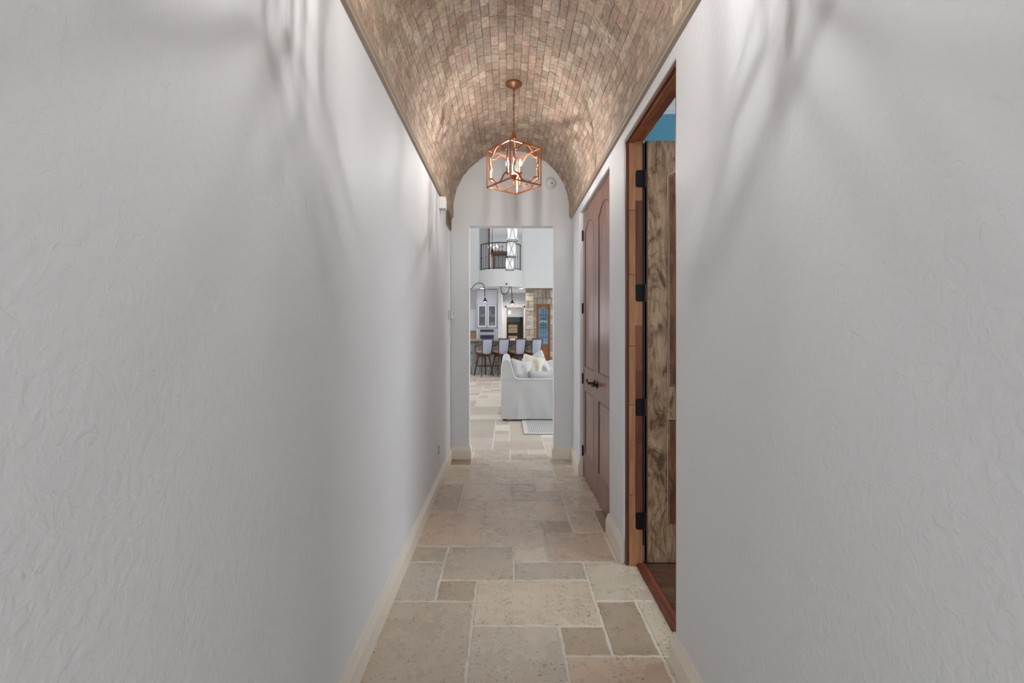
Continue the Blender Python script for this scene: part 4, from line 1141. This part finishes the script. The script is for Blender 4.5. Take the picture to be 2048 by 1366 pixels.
# gathered skirt face: subdivided sheet with soft folds
N1, N2 = 40, 24; vs = []; fs = []
for j in range(N2+1):
    for i in range(N1+1):
        x = -.078+1.005*i/N1; z = .03+.585*j/N2; f_ = (1-j/N2)
        y = -.006-.012*f_*max(0, math.sin(x*9+1.3*z))**3-.010*f_*math.exp(-((x-.16-.12*z)/.03)**2)-.004*math.sin(31*x+8*z)*f_-.006*math.sin(7*z+12*x)*math.sin(3*x)
        vs.append((x, y, z))
for j in range(N2):
    for i in range(N1):
        a = j*(N1+1)+i; fs.append((a, a+1, a+N1+2, a+N1+1))
MB().add(vs, fs).build('skirt_panel', M['linen'], sofa, smooth=True)
bp_ = [(-.075, .035), (-.085, .30), (-.08, .60), (-.078, .84), (-.06, .90), (-.02, .935), (.03, .925), (.065, .88), (.12, .62), (.16, .40), (.16, .035)]
MB().prism(bp_, .20, 1.75, 'y').build('back', M['linen'], sofa, bevel=.015)
MB().prism(prof, 1.75, 1.95, 'y').build('arm', M['linen'], sofa, bevel=.02, seg=3)
MB().box(.15, .92, .20, 1.75, .035, .30).build('seat_base', M['linen'], sofa)
MB().box(.15, .95, .205, .97, .30, .47).build('seat_cushion', M['linen'], sofa, bevel=.04, seg=3)
MB().box(.15, .95, .98, 1.745, .30, .47).build('seat_cushion', M['linen'], sofa, bevel=.04, seg=3)
for x, y in ((-.03, .05), (.87, .05), (-.03, 1.88), (.87, 1.88)):
    MB().box(x-.025, x+.025, y-.025, y+.025, .0, .04).build('foot', M['dark_wood'], sofa)
def pillow_mb(w, h, d, corner=.9, n=16, wrinkle=.0, seed=0):
    rnd = random.Random(seed); ph = [rnd.uniform(0, 6) for _ in range(4)]
    vs = []; fs = []
    for side in (-1, 1):
        for j in range(n+1):
            for i in range(n+1):
                u = -1+2*i/n; v = -1+2*j/n
                x = u*w/2*(1-.10*(1-abs(v))**1*(abs(u))); z = v*h/2*(1-.10*(1-abs(u))*(abs(v)))
                t_ = max(0, (1-u**4)*(1-v**4))**.5
                wr = wrinkle*(math.sin(6*u+4*v+ph[0])+math.sin(9*v-5*u+ph[1]))*t_
                vs.append((x, side*(d/2*t_)+wr, z))
    N = (n+1)**2
    for s in range(2):
        for j in range(n):
            for i in range(n):
                a = s*N+j*(n+1)+i; f_ = (a, a+1, a+n+2, a+n+1); fs.append(f_ if s == 0 else f_[::-1])
    return MB().add(vs, fs)
def pillow(name, label, cat, loc, rot, w, h, d, mat, wr=.005, seed=0, parent=None):
    o = pillow_mb(w, h, d, wrinkle=wr, seed=seed).build(name, mat, parent, smooth=True)
    bm = bmesh.new(); bm.from_mesh(o.data); bmesh.ops.remove_doubles(bm, verts=bm.verts, dist=.0008); bmesh.ops.recalc_face_normals(bm, faces=bm.faces); bm.to_mesh(o.data); bm.free()
    for p in o.data.polygons: p.use_smooth = True
    o.location = loc; o.rotation_euler = rot
    if label: tag(o, label, cat)
    return o
R = math.radians
pillow('throw_pillow', 'plump white linen pillow leaning on the sofa back behind the low arm', 'pillow', (.215, 7.72, .70), (R(-10), R(10), R(12)), .36, .42, .24, M['linen'], .008, 1)
pillow('throw_pillow', 'cream cotton pillow standing with two corners up, centre of the sofa', 'pillow', (.42, 8.05, .76), (R(-14), R(14), R(-8)), .37, .40, .16, M['linen_cream'], .010, 2)
pillow('throw_pillow', 'white pillow tucked behind the cream cotton pillow', 'pillow', (.52, 8.35, .78), (R(-12), R(-24), R(5)), .40, .40, .15, M['linen'], .006, 3)
pillow('throw_pillow', 'white fluffy pillow right of the cream pillow, leaning right', 'pillow', (.62, 8.12, .70), (R(-10), R(-22), R(10)), .22, .42, .15, M['linen'], .012, 4)
pillow('throw_pillow', 'pale square pillow against the far arm of the sofa', 'pillow', (.76, 8.85, .66), (R(-6), R(-4), R(4)), .30, .34, .16, M['linen'], .006, 5)
pillow('lumbar_pillow', 'long low cream lumbar pillow lying behind the near arm', 'pillow', (.66, 7.62, .60), (R(-6), R(0), R(2)), .62, .26, .18, M['linen'], .004, 6)
